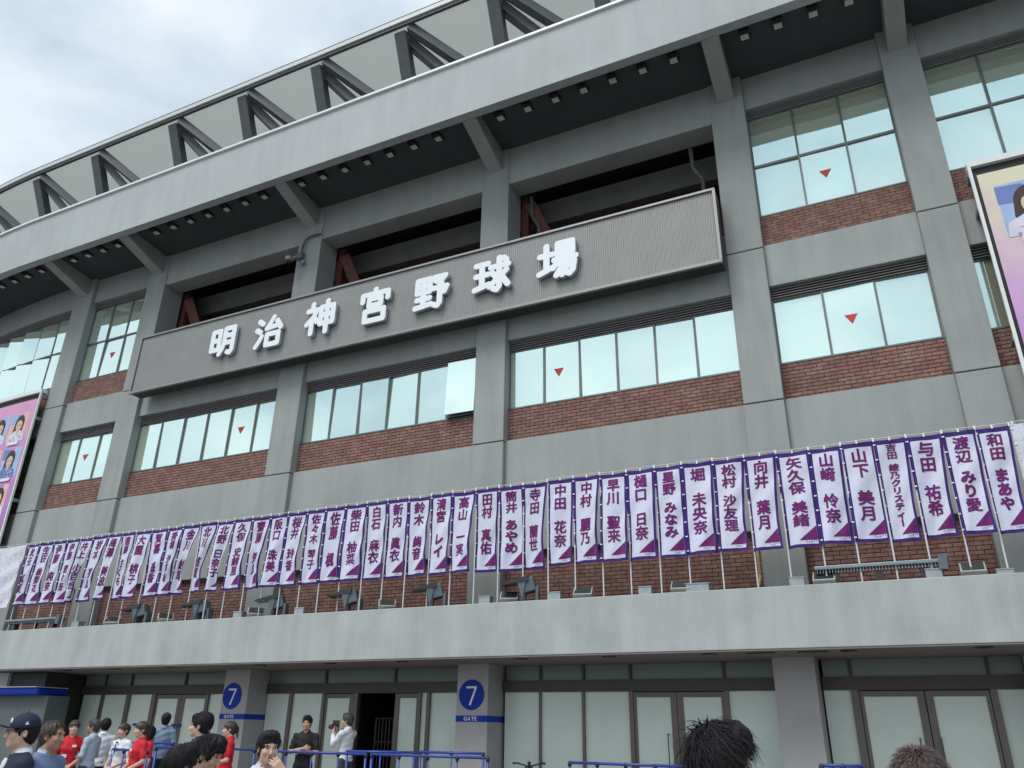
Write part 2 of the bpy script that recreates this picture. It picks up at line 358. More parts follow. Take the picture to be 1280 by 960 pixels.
# eaves soffit, brackets, fascia
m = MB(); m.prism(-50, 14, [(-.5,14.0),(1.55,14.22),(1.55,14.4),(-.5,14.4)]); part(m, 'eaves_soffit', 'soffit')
m = MB(); m.prism(-50, 14, [(1.48,13.95),(1.80,13.86),(1.88,15.5),(1.50,15.5)]); part(m, 'eaves_fascia', 'fascia')
m = MB(); m.wbox(-50, 14, 1.44, 1.94, 15.5, 15.57); part(m, 'fascia_capping', 'whitemetal')
m = MB(); m.wbox(-50, 14, -6, 1.5, 15.0, 15.2); part(m, 'terrace_deck', 'darkconc')
for a, b in PIERS:
    c = (a+b)/2; m = MB(); m.prism(c-.19, c+.19, [(-.01,13.42),(1.5,13.92),(1.5,14.26),(-.01,14.1)]); part(m, 'eaves_bracket', 'pier')
def soffit_light(s, d=1.10, z=14.14):
    r = B(s, d, z); fr = MB(); hx, hy = .105, .14
    fr.box(-hx, hx, -hy, -hy+.02, -.05, .06); fr.box(-hx, hx, hy-.02, hy, -.05, .06); fr.box(-hx, -hx+.02, -hy+.02, hy-.02, -.05, .06); fr.box(hx-.02, hx, -hy+.02, hy-.02, -.05, .06)
    o = fr.build('soffit_light', M['dark'], ST, loc=r, rot=(0,0,bend_ang(s)))
    q = MB(); q.box(-hx+.021, hx-.021, -.02, hy-.021, -.055, -.02); q.build('reflector', M['cream'], o)
    q = MB(); q.box(-hx+.021, hx-.021, -hy+.021, -.011, -.02, .0); q.build('opening', M['black'], o)
SL = [-7.04,-6.29,-5.55,-4.82,-4.09,-3.36,-2.63, -1.04,-.33,.39,1.1, 2.75,3.5,4.3,5.1]
SL += [-8.85-.745*k for k in range(7)] + [-14.69-.725*k for k in range(7)]+[-20.75-.70*k for k in range(4)]+[-24.45-.73*k for k in range(7)]
for s in SL: soffit_light(s)

# canopy roof with struts on top of the eaves
m = MB()
_ss = [-50+.6*k for k in range(44)]+[-23.8,14]
m.P([q for s in _ss for q in (B(s,-7,19.2),B(s,1.02,18.98))], [(2*k,2*k+1,2*k+3,2*k+2) for k in range(len(_ss)-1)]); part(m, 'canopy_membrane', 'panel')
m = MB(); m.wbox(-50, 14, 1.03, 1.13, 18.97, 19.13); part(m, 'canopy_edge', 'cream')
m = MB(); m.wbox(-50, 14, .99, 1.08, 18.87, 18.968); part(m, 'canopy_gutter', 'truss')
m = MB(); m.wbox(-50, 14, 1.10, 1.135, 19.132, 19.16); part(m, 'canopy_cable', 'dark')
m = MB(); m.wbox(-50, 14, -7.2, -7, 15.2, 19.3); part(m, 'stand_back_wall', 'panel')
for s in (-33.2,-30.2,-26.9,-23.7,-19.85,-16.75,-13.75,-10.65,-7.6,-4.6,-1.7,1.9,5):
    m = MB(); m.beam(B(s+.10,-.80,15.2), B(s+.12,.84,18.86), .38, .28); st = part(m, 'canopy_strut', 'truss', bevel=.02)
    m = MB(); m.beam(B(s+.10,.58,18.86), B(s+3.2,-.71,15.2), .30, .26); m.build('steep_brace', M['truss'], st)
    m = MB(); m.beam(B(s+.45,.88,18.86), B(s+4.4,-1.13,15.2), .28, .26); m.build('shallow_brace', M['truss'], st)

# ledge canopy over the gates
m = MB(); m.prism(-50, 14, [(1.34,1.24),(1.5,1.24),(1.5,2.17),(1.34,2.17)]); part(m, 'gate_canopy_parapet', 'ledge', bevel=.01)
m = MB(); m.wbox(-50, 14, -.6, 1.34, 1.75, 1.9); part(m, 'gate_canopy_deck', 'darkconc')
m = MB(); m.wbox(-50, 14, -.6, 1.49, 1.215, 1.236); part(m, 'gate_canopy_soffit', 'brownsoffit')
for s, dk in ((.98,0),(-.8,0),(-1.32,1),(-2.1,1),(-2.9,0),(-4.6,0),(-6.25,0),(-8.76,0),(-10.47,0),(-12.27,0),(-14.9,0),(-16.6,0),(-18.3,0)):
    m = MB(); hw = .22 if dk else .12
    if dk: m.box(-hw, hw, -.06, .06, -.014, .004)
    else: m.P([(math.cos(t)*.12, math.sin(t)*.12, z) for z in (-.012,.004) for t in [i*math.pi/8 for i in range(16)]], [tuple(range(16)), tuple(range(31,15,-1))]+[(i,(i+1)%16,16+(i+1)%16,16+i) for i in range(16)])
    m.build('downlight', M['dark'] if dk else M['lampdark'], ST, loc=B(s,1.2,1.215))

# ground floor glazing
g0, gt, gm, gb = -H+.16, 1.212, .94, .73
def shopfront(sa, sb, items, tm):
    """items: list of ('p',a,b) fixed pane / ('d',a,b,hinge) door leaf glass between stiles / ('m',a,b) mullion"""
    m = MB(); m.wbox(sa, sb, -.42, -.27, gb, gm)
    fr = part(m, 'glazed_front', 'bronzed')
    q = MB(); q.wbox(sa, sb, -.40, -.30, g0, g0+.10); q.build('sill', M['bronzed'], fr)
    for x in tm: q = MB(); q.wbox(x-.025, x+.025, -.38, -.285, gm, gt); q.build('transom_bar', M['bronzed'], fr)
    xs = [sa]+list(tm)+[sb]
    for a, b in zip(xs[:-1], xs[1:]):
        q = MB(); q.wbox(a+.025, b-.025, -.345, -.33, gm, gt); q.build('transom_pane', M['frostd'], fr)
    for it in items:
        q = MB()
        if it[0] == 'p': q.wbox(it[1], it[2], -.345, -.332, g0+.1, gb); q.build('pane', M['frost'], fr)
        elif it[0] == 'm': q.wbox(it[1], it[2], -.39, -.275, g0+.1, gb); q.build('mullion', M['bronze'], fr)
        elif it[0] == 'd':
            a, b = it[1], it[2]
            q.wbox(a, b, -.35, -.30, gb-.10, gb-.015); q.wbox(a, b, -.35, -.30, g0+.02, g0+.2); q.wbox(a, a+.055 if it[3] > 0 else a+.11, -.35, -.30, g0+.2, gb-.10); q.wbox(b-.11 if it[3] > 0 else b-.055, b, -.35, -.30, g0+.2, gb-.10)
            dr = q.build('door', M['bronze'], fr)
            q = MB(); q.wbox(a+.05, b-.05, -.332, -.32, g0+.19, gb-.09); q.build('pane', M['frost'], dr)
            hx = b-.14 if it[3] > 0 else a+.14
            q = MB(); q.path([B(hx-.03,-.30,0.02),B(hx-.03,-.22,0.02),B(hx-.03,-.22,-.9),B(hx-.03,-.30,-.9)], .012, 6); q.build('handle', M['truss'], dr)
    return fr
shopfront(-7.31, -2.13, [('p',-7.31,-6.56),('m',-6.56,-6.52),('p',-6.52,-5.68),('m',-5.68,-5.63),('p',-5.63,-4.76),('m',-4.76,-4.68),('d',-4.68,-3.88,1),('d',-3.87,-3.03,-1),('m',-3.03,-2.95),('p',-2.95,-2.13)], (-6.54,-5.65,-4.72,-3.0))
shopfront(-1.38, 1.58, [('p',-1.38,-.96),('m',-.96,-.84),('d',-.83,.12,1),('d',.135,1.03,-1),('m',1.04,1.14),('p',1.14,1.58)], (-.92,1.08))
fb3 = shopfront(-13.34, -8.02, [('p',-13.34,-12.68),('m',-12.68,-12.59),('p',-12.59,-11.76),('m',-11.76,-11.68),('d',-11.68,-10.92,1),('m',-10.92,-10.80),('d',-9.86,-9.28,-1),('m',-9.28,-9.22),('p',-9.22,-9.08),('m',-9.08,-9.0),('p',-9.0,-8.02)], (-11.72,-9.9))
shopfront(-19.55, -14.08, [('p',-19.5,-18.78),('m',-18.78,-18.69),('p',-18.69,-17.86),('m',-17.86,-17.74),('p',-17.74,-16.97),('m',-16.97,-16.83),('d',-16.83,-15.99,1),('d',-15.98,-15.16,-1),('m',-15.16,-15.1),('p',-15.1,-14.08)], (-18.73,-17.8,-15.94))
shopfront(-23.1, -20.32, [('p',-23.1,-22),('m',-22,-21.9),('p',-21.9,-20.32)], (-21.95,))
shopfront(2.28, 8.3, [('p',2.28,3.4),('m',3.4,3.5),('p',3.5,4.6),('m',4.6,4.7),('p',4.7,5.8),('m',5.8,5.9),('p',5.9,8.3)], (3.45,4.65,5.85))
# backing rooms
m = MB(); m.wbox(-50, -10.9, -.62, -.5, -H+.15, 1.9); m.wbox(-9.8, 14, -.62, -.5, -H+.15, 1.9); m.wbox(-10.9, -9.8, -.62, -.5, gb, 1.9)
m.wbox(-11.4, -11.3, -3.6, -.62, -H+.15, 1.9); m.wbox(-9.4, -9.3, -3.6, -.62, -H+.15, 1.9); m.wbox(-11.4, -9.3, -3.7, -3.6, -H+.15, 1.9); m.wbox(-11.3,-9.4,-3.6,-.62,1.1,1.2)
part(m, 'lobby_wall', 'black')
m = MB()
for x in [-10.85+.09*k for k in range(12)]: m.tube(B(x,-1.1,-H+.2), B(x,-1.1,.25), .009, 5)
for z in (.25,-.22,-.75,-.85,-1.3): m.tube(B(-10.85,-1.1,z), B(-9.86,-1.1,z), .016, 6)
for x in (-10.85,-10.38,-9.86): m.tube(B(x,-1.1,-H+.15), B(x,-1.1,.27), .02, 6)
gatem = m.build('folding_gate', M['bronze']); tag(gatem, 'brown metal lattice gate standing inside the open doorway', 'gate')

# building mass above and behind
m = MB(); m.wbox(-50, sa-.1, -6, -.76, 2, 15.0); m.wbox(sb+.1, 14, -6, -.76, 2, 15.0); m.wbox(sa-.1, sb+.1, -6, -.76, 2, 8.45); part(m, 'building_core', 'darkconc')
m = MB(); m.wbox(-50,-10.95-.5,-6,-3.75,-H,2); m.wbox(-9.3,14,-6,-.63,-H,1.7); part(m, 'ground_floor_core', 'darkconc')

# bricks: the largest in the picture singly, the rest joined
Rn = np.array(_R); camp = np.array([0, -CAMD, H])
def project(p):
    c = Rn.T @ (np.array(p)-camp); return 640+F_PX*c[0]/-c[2], 480-F_PX*c[1]/-c[2], -c[2]
sc_ = []
for b in bricks:
    a, e_, z, d, band, hz = b
    u0, v0, dep = project(B(a,d,z)); u1, v1, _ = project(B(e_,d,z))
    vis = -5 < u0 < 1285 and dep > 0 and v0 > 0 and not (2.9 < z < 4.5)
    sc_.append((-(abs(u1-u0) if vis else 0), b))
order = sorted(range(len(sc_)), key=lambda i: sc_[i][0])
single = set(order[:300]); stuffm = {}
for i, (q, (a, e_, z, d, band, hz)) in enumerate(sc_):
    c = (a+e_)/2; j = random.uniform(-.003,.003)
    if i in single:
        o = link('brick', brick_me, band, B(c, d+j, z), (0,0,bend_ang(c))); o.scale = ((e_-a-.011)/BRW, 1, 1)
    else:
        if q == 0 and not -32 < a < 6: continue
        s_ = stuffm.setdefault(0, MB()); h = .0315
        x0, x1 = a+.0055, e_-.0055
        P8 = [B(x0,d+j-.09,z-h),B(x1,d+j-.09,z-h),B(x1,d+j+.006,z-h),B(x0,d+j+.006,z-h),B(x0,d+j-.09,z+h),B(x1,d+j-.09,z+h),B(x1,d+j+.006,z+h),B(x0,d+j+.006,z+h)]
        s_.P(P8, [(3,2,6,7),(0,3,7,4),(2,1,5,6),(4,7,6,5),(0,1,2,3)])
tag(stuffm[0].build('brickwork', M['brick'], ST, fix=False), kind='stuff')

# ------------------------------------------------------------------ lettering helpers
def contour_curve(strokes, r, name, extrude, size, bev=0.0, n=110, soft=0):
    """strokes on a 0..100 grid -> round-ended outline as a filled curve, converted to a mesh (x right, z up, front at -y)"""
    lo, hi = -12, 112; g = np.linspace(lo, hi, n); X, Y = np.meshgrid(g, g)
    D = np.full(X.shape, 1e9)
    for st in strokes:
        for (x0,y0),(x1,y1) in zip(st[:-1], st[1:]):
            dx, dy = x1-x0, y1-y0; l = dx*dx+dy*dy+1e-9
            t = np.clip(((X-x0)*dx+(Y-y0)*dy)/l, 0, 1); D = np.minimum(D, np.hypot(X-x0-t*dx, Y-y0-t*dy))
    Fv = D-r; seg = {}
    def ip(i0,j0,i1,j1):
        a, b = Fv[i0,j0], Fv[i1,j1]; t = a/(a-b); return (g[j0]+(g[j1]-g[j0])*t, g[i0]+(g[i1]-g[i0])*t)
    nxt = {}; pos = {}
    for i in range(n-1):
        for j in range(n-1):
            c = [Fv[i,j]<0, Fv[i,j+1]<0, Fv[i+1,j+1]<0, Fv[i+1,j]<0]
            k = sum(1<<q for q in range(4) if c[q])
            if k in (0,15): continue
            ed = [((i,j),(i,j+1)), ((i,j+1),(i+1,j+1)), ((i+1,j),(i+1,j+1)), ((i,j),(i+1,j))]
            for e in ed:
                if (Fv[e[0]]<0) != (Fv[e[1]]<0): pos.setdefault(e, ip(*e[0],*e[1]))
            tb = {1:[(3,0)],2:[(0,1)],3:[(3,1)],4:[(1,2)],5:[(3,2),(1,0)],6:[(0,2)],7:[(3,2)],8:[(2,3)],9:[(2,0)],10:[(0,3),(2,1)],11:[(2,1)],12:[(1,3)],13:[(1,0)],14:[(0,3)]}[k]
            for a, b in tb: nxt[ed[a]] = ed[b]
    cu = bpy.data.curves.new(name, 'CURVE'); cu.dimensions = '2D'; cu.fill_mode = 'BOTH'; cu.extrude = extrude; cu.bevel_depth = bev; cu.bevel_resolution = 1
    left = dict(nxt)
    while left:
        k0 = next(iter(left)); lp = []; k = k0
        while k in left: lp.append(pos[k]); k = left.pop(k)
        if len(lp) < 6: continue
        sp = cu.splines.new('POLY'); sp.points.add(len(lp)-1); sp.use_cyclic_u = True
        for q, (x,y) in enumerate(lp): sp.points[q].co = ((x-50)*size/100, (y-50)*size/100, 0, 1)
    o = bpy.data.objects.new(name, cu); col.objects.link(o)
    dg = bpy.context.evaluated_depsgraph_get(); me = bpy.data.meshes.new_from_object(o.evaluated_get(dg)); bpy.data.objects.remove(o)
    me.transform(Matrix.Rotation(math.pi/2, 4, 'X')); me.name = name
    return me
_gl = {}
def glyph(ch, off=.018):
    """flat triangles of one character, centred on its em box, size 1"""
    if (ch,off) in _gl: return _gl[(ch,off)]
    cu = bpy.data.curves.new('glyph', 'FONT'); cu.body = ch; cu.size = 1; cu.resolution_u = 3; cu.align_x = 'CENTER'
    if ord(ch) < 0x3000: cu.offset = off
    o = bpy.data.objects.new('glyph', cu); col.objects.link(o); dg = bpy.context.evaluated_depsgraph_get(); dg.update()
    me = bpy.data.meshes.new_from_object(o.evaluated_get(dg)); bpy.data.objects.remove(o)
    me.calc_loop_triangles()
    V = np.array([v.co[:2] for v in me.vertices]).reshape(-1,2); T = [tuple(t.vertices) for t in me.loop_triangles]
    bpy.data.meshes.remove(me)
    if ord(ch) >= 0x3000 and len(V): V[:,1] -= .36; V, T = embolden(V, T, off)
    _gl[(ch,off)] = (V, T); return V, T
def embolden(V, T, r, n=66):
    """rasterise, grow by r, and return a grid mesh with smooth marching-square borders"""
    lo, hi = -.56, .56; g = np.linspace(lo, hi, n); st = g[1]-g[0]; sub = 3; gg = np.linspace(lo, hi, (n-1)*sub+1); X, Y = np.meshgrid(gg, gg); In = np.zeros(X.shape, bool)
    for t in T:
        (ax,ay),(bx,by),(cx,cy) = V[t[0]],V[t[1]],V[t[2]]
        i0, i1 = np.searchsorted(gg, [min(ay,by,cy), max(ay,by,cy)]); j0, j1 = np.searchsorted(gg, [min(ax,bx,cx), max(ax,bx,cx)])
        if i0 >= i1 or j0 >= j1: continue
        x, y = X[i0:i1,j0:j1], Y[i0:i1,j0:j1]
        e1 = (bx-ax)*(y-ay)-(by-ay)*(x-ax); e2 = (cx-bx)*(y-by)-(cy-by)*(x-bx); e3 = (ax-cx)*(y-cy)-(ay-cy)*(x-cx)
        In[i0:i1,j0:j1] |= ((e1 >= 0)&(e2 >= 0)&(e3 >= 0))|((e1 <= 0)&(e2 <= 0)&(e3 <= 0))
    k = max(1, int(round(r/(st/sub)))); Gw = np.zeros(In.shape)
    for di in range(-k,k+1):
        for dj in range(-k,k+1):
            if di*di+dj*dj <= k*k+.5: Gw = np.maximum(Gw, np.roll(np.roll(In,di,0),dj,1))
    S = sum(np.roll(np.roll(Gw,di,0),dj,1) for di in (-1,0,1) for dj in (-1,0,1))/9.0
    Fv = .5-S[::sub,::sub]; Fv[0,:] = Fv[-1,:] = .5; Fv[:,0] = Fv[:,-1] = .5
    vs = []; ids = {}; tr = []
    def vid(key, p):
        if key not in ids: ids[key] = len(vs); vs.append(p)
        return ids[key]
    def corner(i,j): return vid((i,j), (g[j],g[i]))
    def edge(i0,j0,i1,j1):
        a, b = Fv[i0,j0], Fv[i1,j1]; t = a/(a-b); return vid((min((i0,j0),(i1,j1)),max((i0,j0),(i1,j1))), (g[j0]+(g[j1]-g[j0])*t, g[i0]+(g[i1]-g[i0])*t))
    for i in range(n-1):
        j = 0
        while j < n-1:
            cs = [(i,j),(i,j+1),(i+1,j+1),(i+1,j)]; ins = [Fv[c] < 0 for c in cs]
            if all(ins):
                e = j
                while e < n-1 and e-j < 6 and Fv[i,e+1] < 0 and Fv[i+1,e+1] < 0: e += 1
                a, b, c, d = corner(i,j), corner(i,e), corner(i+1,e), corner(i+1,j); tr += [(a,b,c),(a,c,d)]; j = max(e, j+1); continue
            if any(ins):
                poly = []
                for q in range(4):
                    c0, c1 = cs[q], cs[(q+1)%4]
                    if ins[q]: poly.append(corner(*c0))
                    if ins[q] != ins[(q+1)%4]: poly.append(edge(*c0,*c1))
                for q in range(1,len(poly)-1): tr.append((poly[0],poly[q],poly[q+1]))
            j += 1
    return np.array(vs).reshape(-1,2), tr
def split_tris(V, T, mx):
    V = [tuple(v) for v in V]; out = []; st = list(T); cache = {}
    while st:
        a, b, c = st.pop(); L3 = [math.dist(V[a],V[b]), math.dist(V[b],V[c]), math.dist(V[c],V[a])]; k = L3.index(max(L3))
        if L3[k] <= mx: out.append((a,b,c)); continue
        if k == 1: a, b, c = b, c, a
        elif k == 2: a, b, c = c, a, b
        key = (min(a,b),max(a,b))
        if key not in cache: V.append(((V[a][0]+V[b][0])/2,(V[a][1]+V[b][1])/2)); cache[key] = len(V)-1
        m = cache[key]; st += [(a,m,c),(m,b,c)]
    return V, out
def text_flat(mb, text, x, z, size, y, sx=1, off=.01, mi=0, adv=None):
    """horizontal line of text on a plane facing -y, starting at x"""
    for ch in text:
        if ch == ' ': x += size*.35; continue
        V, T = glyph(ch, off); wd = (V[:,0].max()-V[:,0].min()) if len(V) else 0
        a = adv*size if adv else (wd*size*sx+size*.09)
        mb.P([(x+a/2+(vx)*size*sx-(0 if adv else 0), y, z+vy*size) for vx, vy in V], T, mi); x += a
    return x

# ------------------------------------------------------------------ the great signboard
SG = tag(empty('signboard', B(-10.7,.05,9.8)), 'long grey corrugated signboard carrying seven white raised characters across the upper openings', 'signboard')
so = Vector(SG.location)
def rel(o, root): o.location = -Vector(root.location); return o
m = MB(); s0, s1, z0, z1 = -19.33, -2.12, 8.87, 10.74
prof = []; k = 0; x = s0+.07; pts = []
while x < s1-.07:
    for dx, dd in ((0,0),(.013,.012),(.026,.012),(.039,0)): pts.append((x+dx, .478+dd))
    x += .052
pts = [p for p in pts if p[0] < s1-.06]
m.P([(a,-d,z+H) for a,d in pts for z in (z0+.07,z1-.07)], [(2*i,2*i+2,2*i+3,2*i+1) for i in range(len(pts)-1)])
rel(m.build('corrugated_face', M['signgrey'], SG, fix=False), SG)
m = MB(); m.box(s0,s1,-.53,-.455,z0+H,z0+H+.075); rel(m.build('bottom_frame', M['signframe'], SG, bevel=.006), SG)
m = MB(); m.box(s0,s1,-.53,-.455,z1+H-.06,z1+H); rel(m.build('top_frame', M['signframe'], SG, bevel=.006), SG)
for a, b in ((s0,s0+.06),(s1-.06,s1)):
    m = MB(); m.box(a,b,-.53,-.455,z0+H+.076,z1+H-.061); rel(m.build('end_frame', M['signframe'], SG), SG)
m = MB(); m.box(s0+.01,s1-.01,-.453,-.10,z0+H+.02,z1+H-.01); rel(m.build('box_body', M['dark'], SG), SG)
for s in (-17,-13.7,-10.7,-7.7,-4.6):
    m = MB(); m.box(s-.06,s+.06,-.10,.4,9.9+H,10.0+H); rel(m.build('mount', M['dark'], SG), SG)
STK = {
'明':[[(10,84),(38,84),(38,22),(10,22),(10,84)],[(10,53),(38,53)],[(58,88),(58,42),(54,22),(44,6)],[(58,88),(92,88),(92,12),(86,5),(76,8)],[(58,64),(92,64)],[(58,40),(92,40)]],
'治':[[(10,88),(24,78)],[(4,60),(18,51)],[(6,6),(16,20),(24,36)],[(62,94),(52,76),(40,60),(84,65)],[(76,80),(92,56)],[(44,40),(86,40),(86,6),(44,6),(44,40)]],
'神':[[(22,96),(22,76)],[(6,76),(38,76),(28,56),(5,34)],[(22,50),(22,3)],[(30,50),(40,38)],[(52,80),(94,80),(94,28),(52,28),(52,80)],[(52,54),(94,54)],[(73,97),(73,1)]],
'宮':[[(50,99),(50,86)],[(9,66),(9,86),(91,86),(91,66)],[(31,71),(69,71),(69,50),(31,50),(31,71)],[(50,50),(46,36)],[(20,34),(80,34),(80,4),(20,4),(20,34)]],
'野':[[(7,90),(45,90),(45,52),(7,52),(7,90)],[(7,71),(45,71)],[(26,90),(26,10)],[(7,32),(45,32)],[(3,8),(49,13)],[(57,90),(91,90),(76,74)],[(62,80),(80,68)],[(55,57),(96,57),(89,42)],[(76,57),(76,12),(70,4),(60,8)]],
'球':[[(6,86),(40,86)],[(6,54),(40,54)],[(3,15),(42,24)],[(23,86),(23,20)],[(48,72),(97,72)],[(72,96),(72,12),(66,4),(57,8)],[(84,93),(92,85)],[(51,56),(60,46)],[(46,16),(61,31)],[(92,56),(79,44)],[(74,48),(96,14)]],
'場':[[(5,66),(38,66)],[(22,92),(22,24)],[(3,16),(40,29)],[(52,93),(90,93),(90,62),(52,62),(52,93)],[(52,77),(90,77)],[(43,48),(98,48)],[(57,48),(40,26)],[(54,35),(94,35),(90,10),(82,2),(75,6)],[(68,33),(48,4)],[(82,33),(63,3)]]}
for ch, s, z in zip('明治神宮野球場', (-15.8,-14.12,-12.42,-10.70,-9.04,-7.4,-5.73), (9.85,9.79,9.84,9.80,9.79,9.84,9.84)):
    me = contour_curve(STK[ch], 7.6, 'letter', .04, .93, bev=.012, n=150)
    me.materials.clear(); me.materials.append(M['letter']); me.materials.append(M['letterside'])
    for p in me.polygons: p.material_index = 0 if p.normal.y < -.5 else 1
    o = link('letter', me, SG); o.location = Vector((s,-.575,z+H))-so

# ------------------------------------------------------------------ gate signs
for (sc, sa, sb_, lab) in ((-7.72,-8.05,-7.37,'blue round number sign with gate band on the pillar right of the open doorway'),(-13.80,-14.09,-13.36,'blue round number sign with gate band on the pillar left of the crossed-arms person')):
    G = tag(empty('gate_sign', (sc,-.3,.66+H)), lab, 'sign', 'gate number signs on the pillars')
    q = MB(); nn = 40
    for y in (0,-.008): q.v += [(math.cos(2*math.pi*i/nn)*.275, y, math.sin(2*math.pi*i/nn)*.275) for i in range(nn)]
    q.f = [tuple(range(nn)), tuple(range(2*nn-1,nn-1,-1))]+[(i,(i+1)%nn,nn+(i+1)%nn,nn+i) for i in range(nn)]; q.m = [0]*len(q.f)
    q.build('disc', M['blue'], G)
    me = contour_curve([[(30,80),(72,80),(46,14)]], 4.2, 'numeral', .002, .46); me.materials.clear(); me.materials.append(M['white']); link('numeral', me, G, (-.005,-.0125,-.005))
    zb = .235-.66
    q = MB(); q.box(sa-sc, sb_-sc+.004, -.006, .0, zb-.055, zb+.055); q.box(sb_-sc-.0, sb_-sc+.006, .0, .9, zb-.055, zb+.055); bd = q.build('band', M['blue'], G)
    q = MB(); text_flat(q, 'GATE', -.155, zb-.032, .095, -.0085, 1.1, .012); q.build('lettering', M['white'], bd, fix=False)

# ------------------------------------------------------------------ name banners
NAMES = [('秋元','真夏'),('生田','絵梨花'),('伊藤','純奈'),('伊藤','理々杏'),('井上','小百合'),('岩本','蓮加'),('梅澤','美波'),('遠藤','さくら'),('大園','桃子'),('賀喜','遥香'),('掛橋','沙耶香'),('金川','紗耶'),('北川','悠理'),('北野','日奈子'),('久保','史緒里'),('齋藤','飛鳥'),('阪口','珠美'),('桜井','玲香'),('佐々木','琴子'),('佐藤','楓'),('柴田','柚菜'),('白石','麻衣'),('新内','眞衣'),('鈴木','絢音'),('清宮','レイ'),('高山','一実'),('田村','真佑'),('筒井','あやめ'),('寺田','蘭世'),('中田','花奈'),('中村','麗乃'),('早川','聖来'),('樋口','日奈'),('星野','みなみ'),('堀','未央奈'),('松村','沙友理'),('向井','葉月'),('矢久保','美緒'),('山﨑','怜奈'),('山下','美月'),('吉田','綾乃クリスティー'),('与田','祐希'),('渡辺','みり愛'),('和田','まあや')]
XS = [-20.86,-20.37,-19.83,-19.32,-18.82,-18.34,-17.78,-17.28,-16.79,-16.25,-15.68,-15.18,-14.63,-14.1,-13.56,-13.02,-12.49,-11.98,-11.45,-10.94,-10.41,-9.86,-9.34,-8.81,-8.27,-7.77,-7.24,-6.73,-6.21,-5.7,-5.17,-4.64,-4.13,-3.6,-3.1,-2.55,-2.01,-1.48,-.95,-.45,.05,.53,1.04,1.5,1.96]
SQ = {0:.22,3:.2,4:.48,5:.42,7:.25,11:.58,12:.55,13:.34,14:.12,15:.36,16:.15,17:.18,22:.1,24:.08,25:.12,33:.0}
ORD = ['first','second','third','fourth','fifth','sixth','seventh','eighth','ninth','tenth','eleventh','twelfth','thirteenth','fourteenth','fifteenth','sixteenth','seventeenth','eighteenth','nineteenth','twentieth','twenty-first','twenty-second']
BD = 1.27
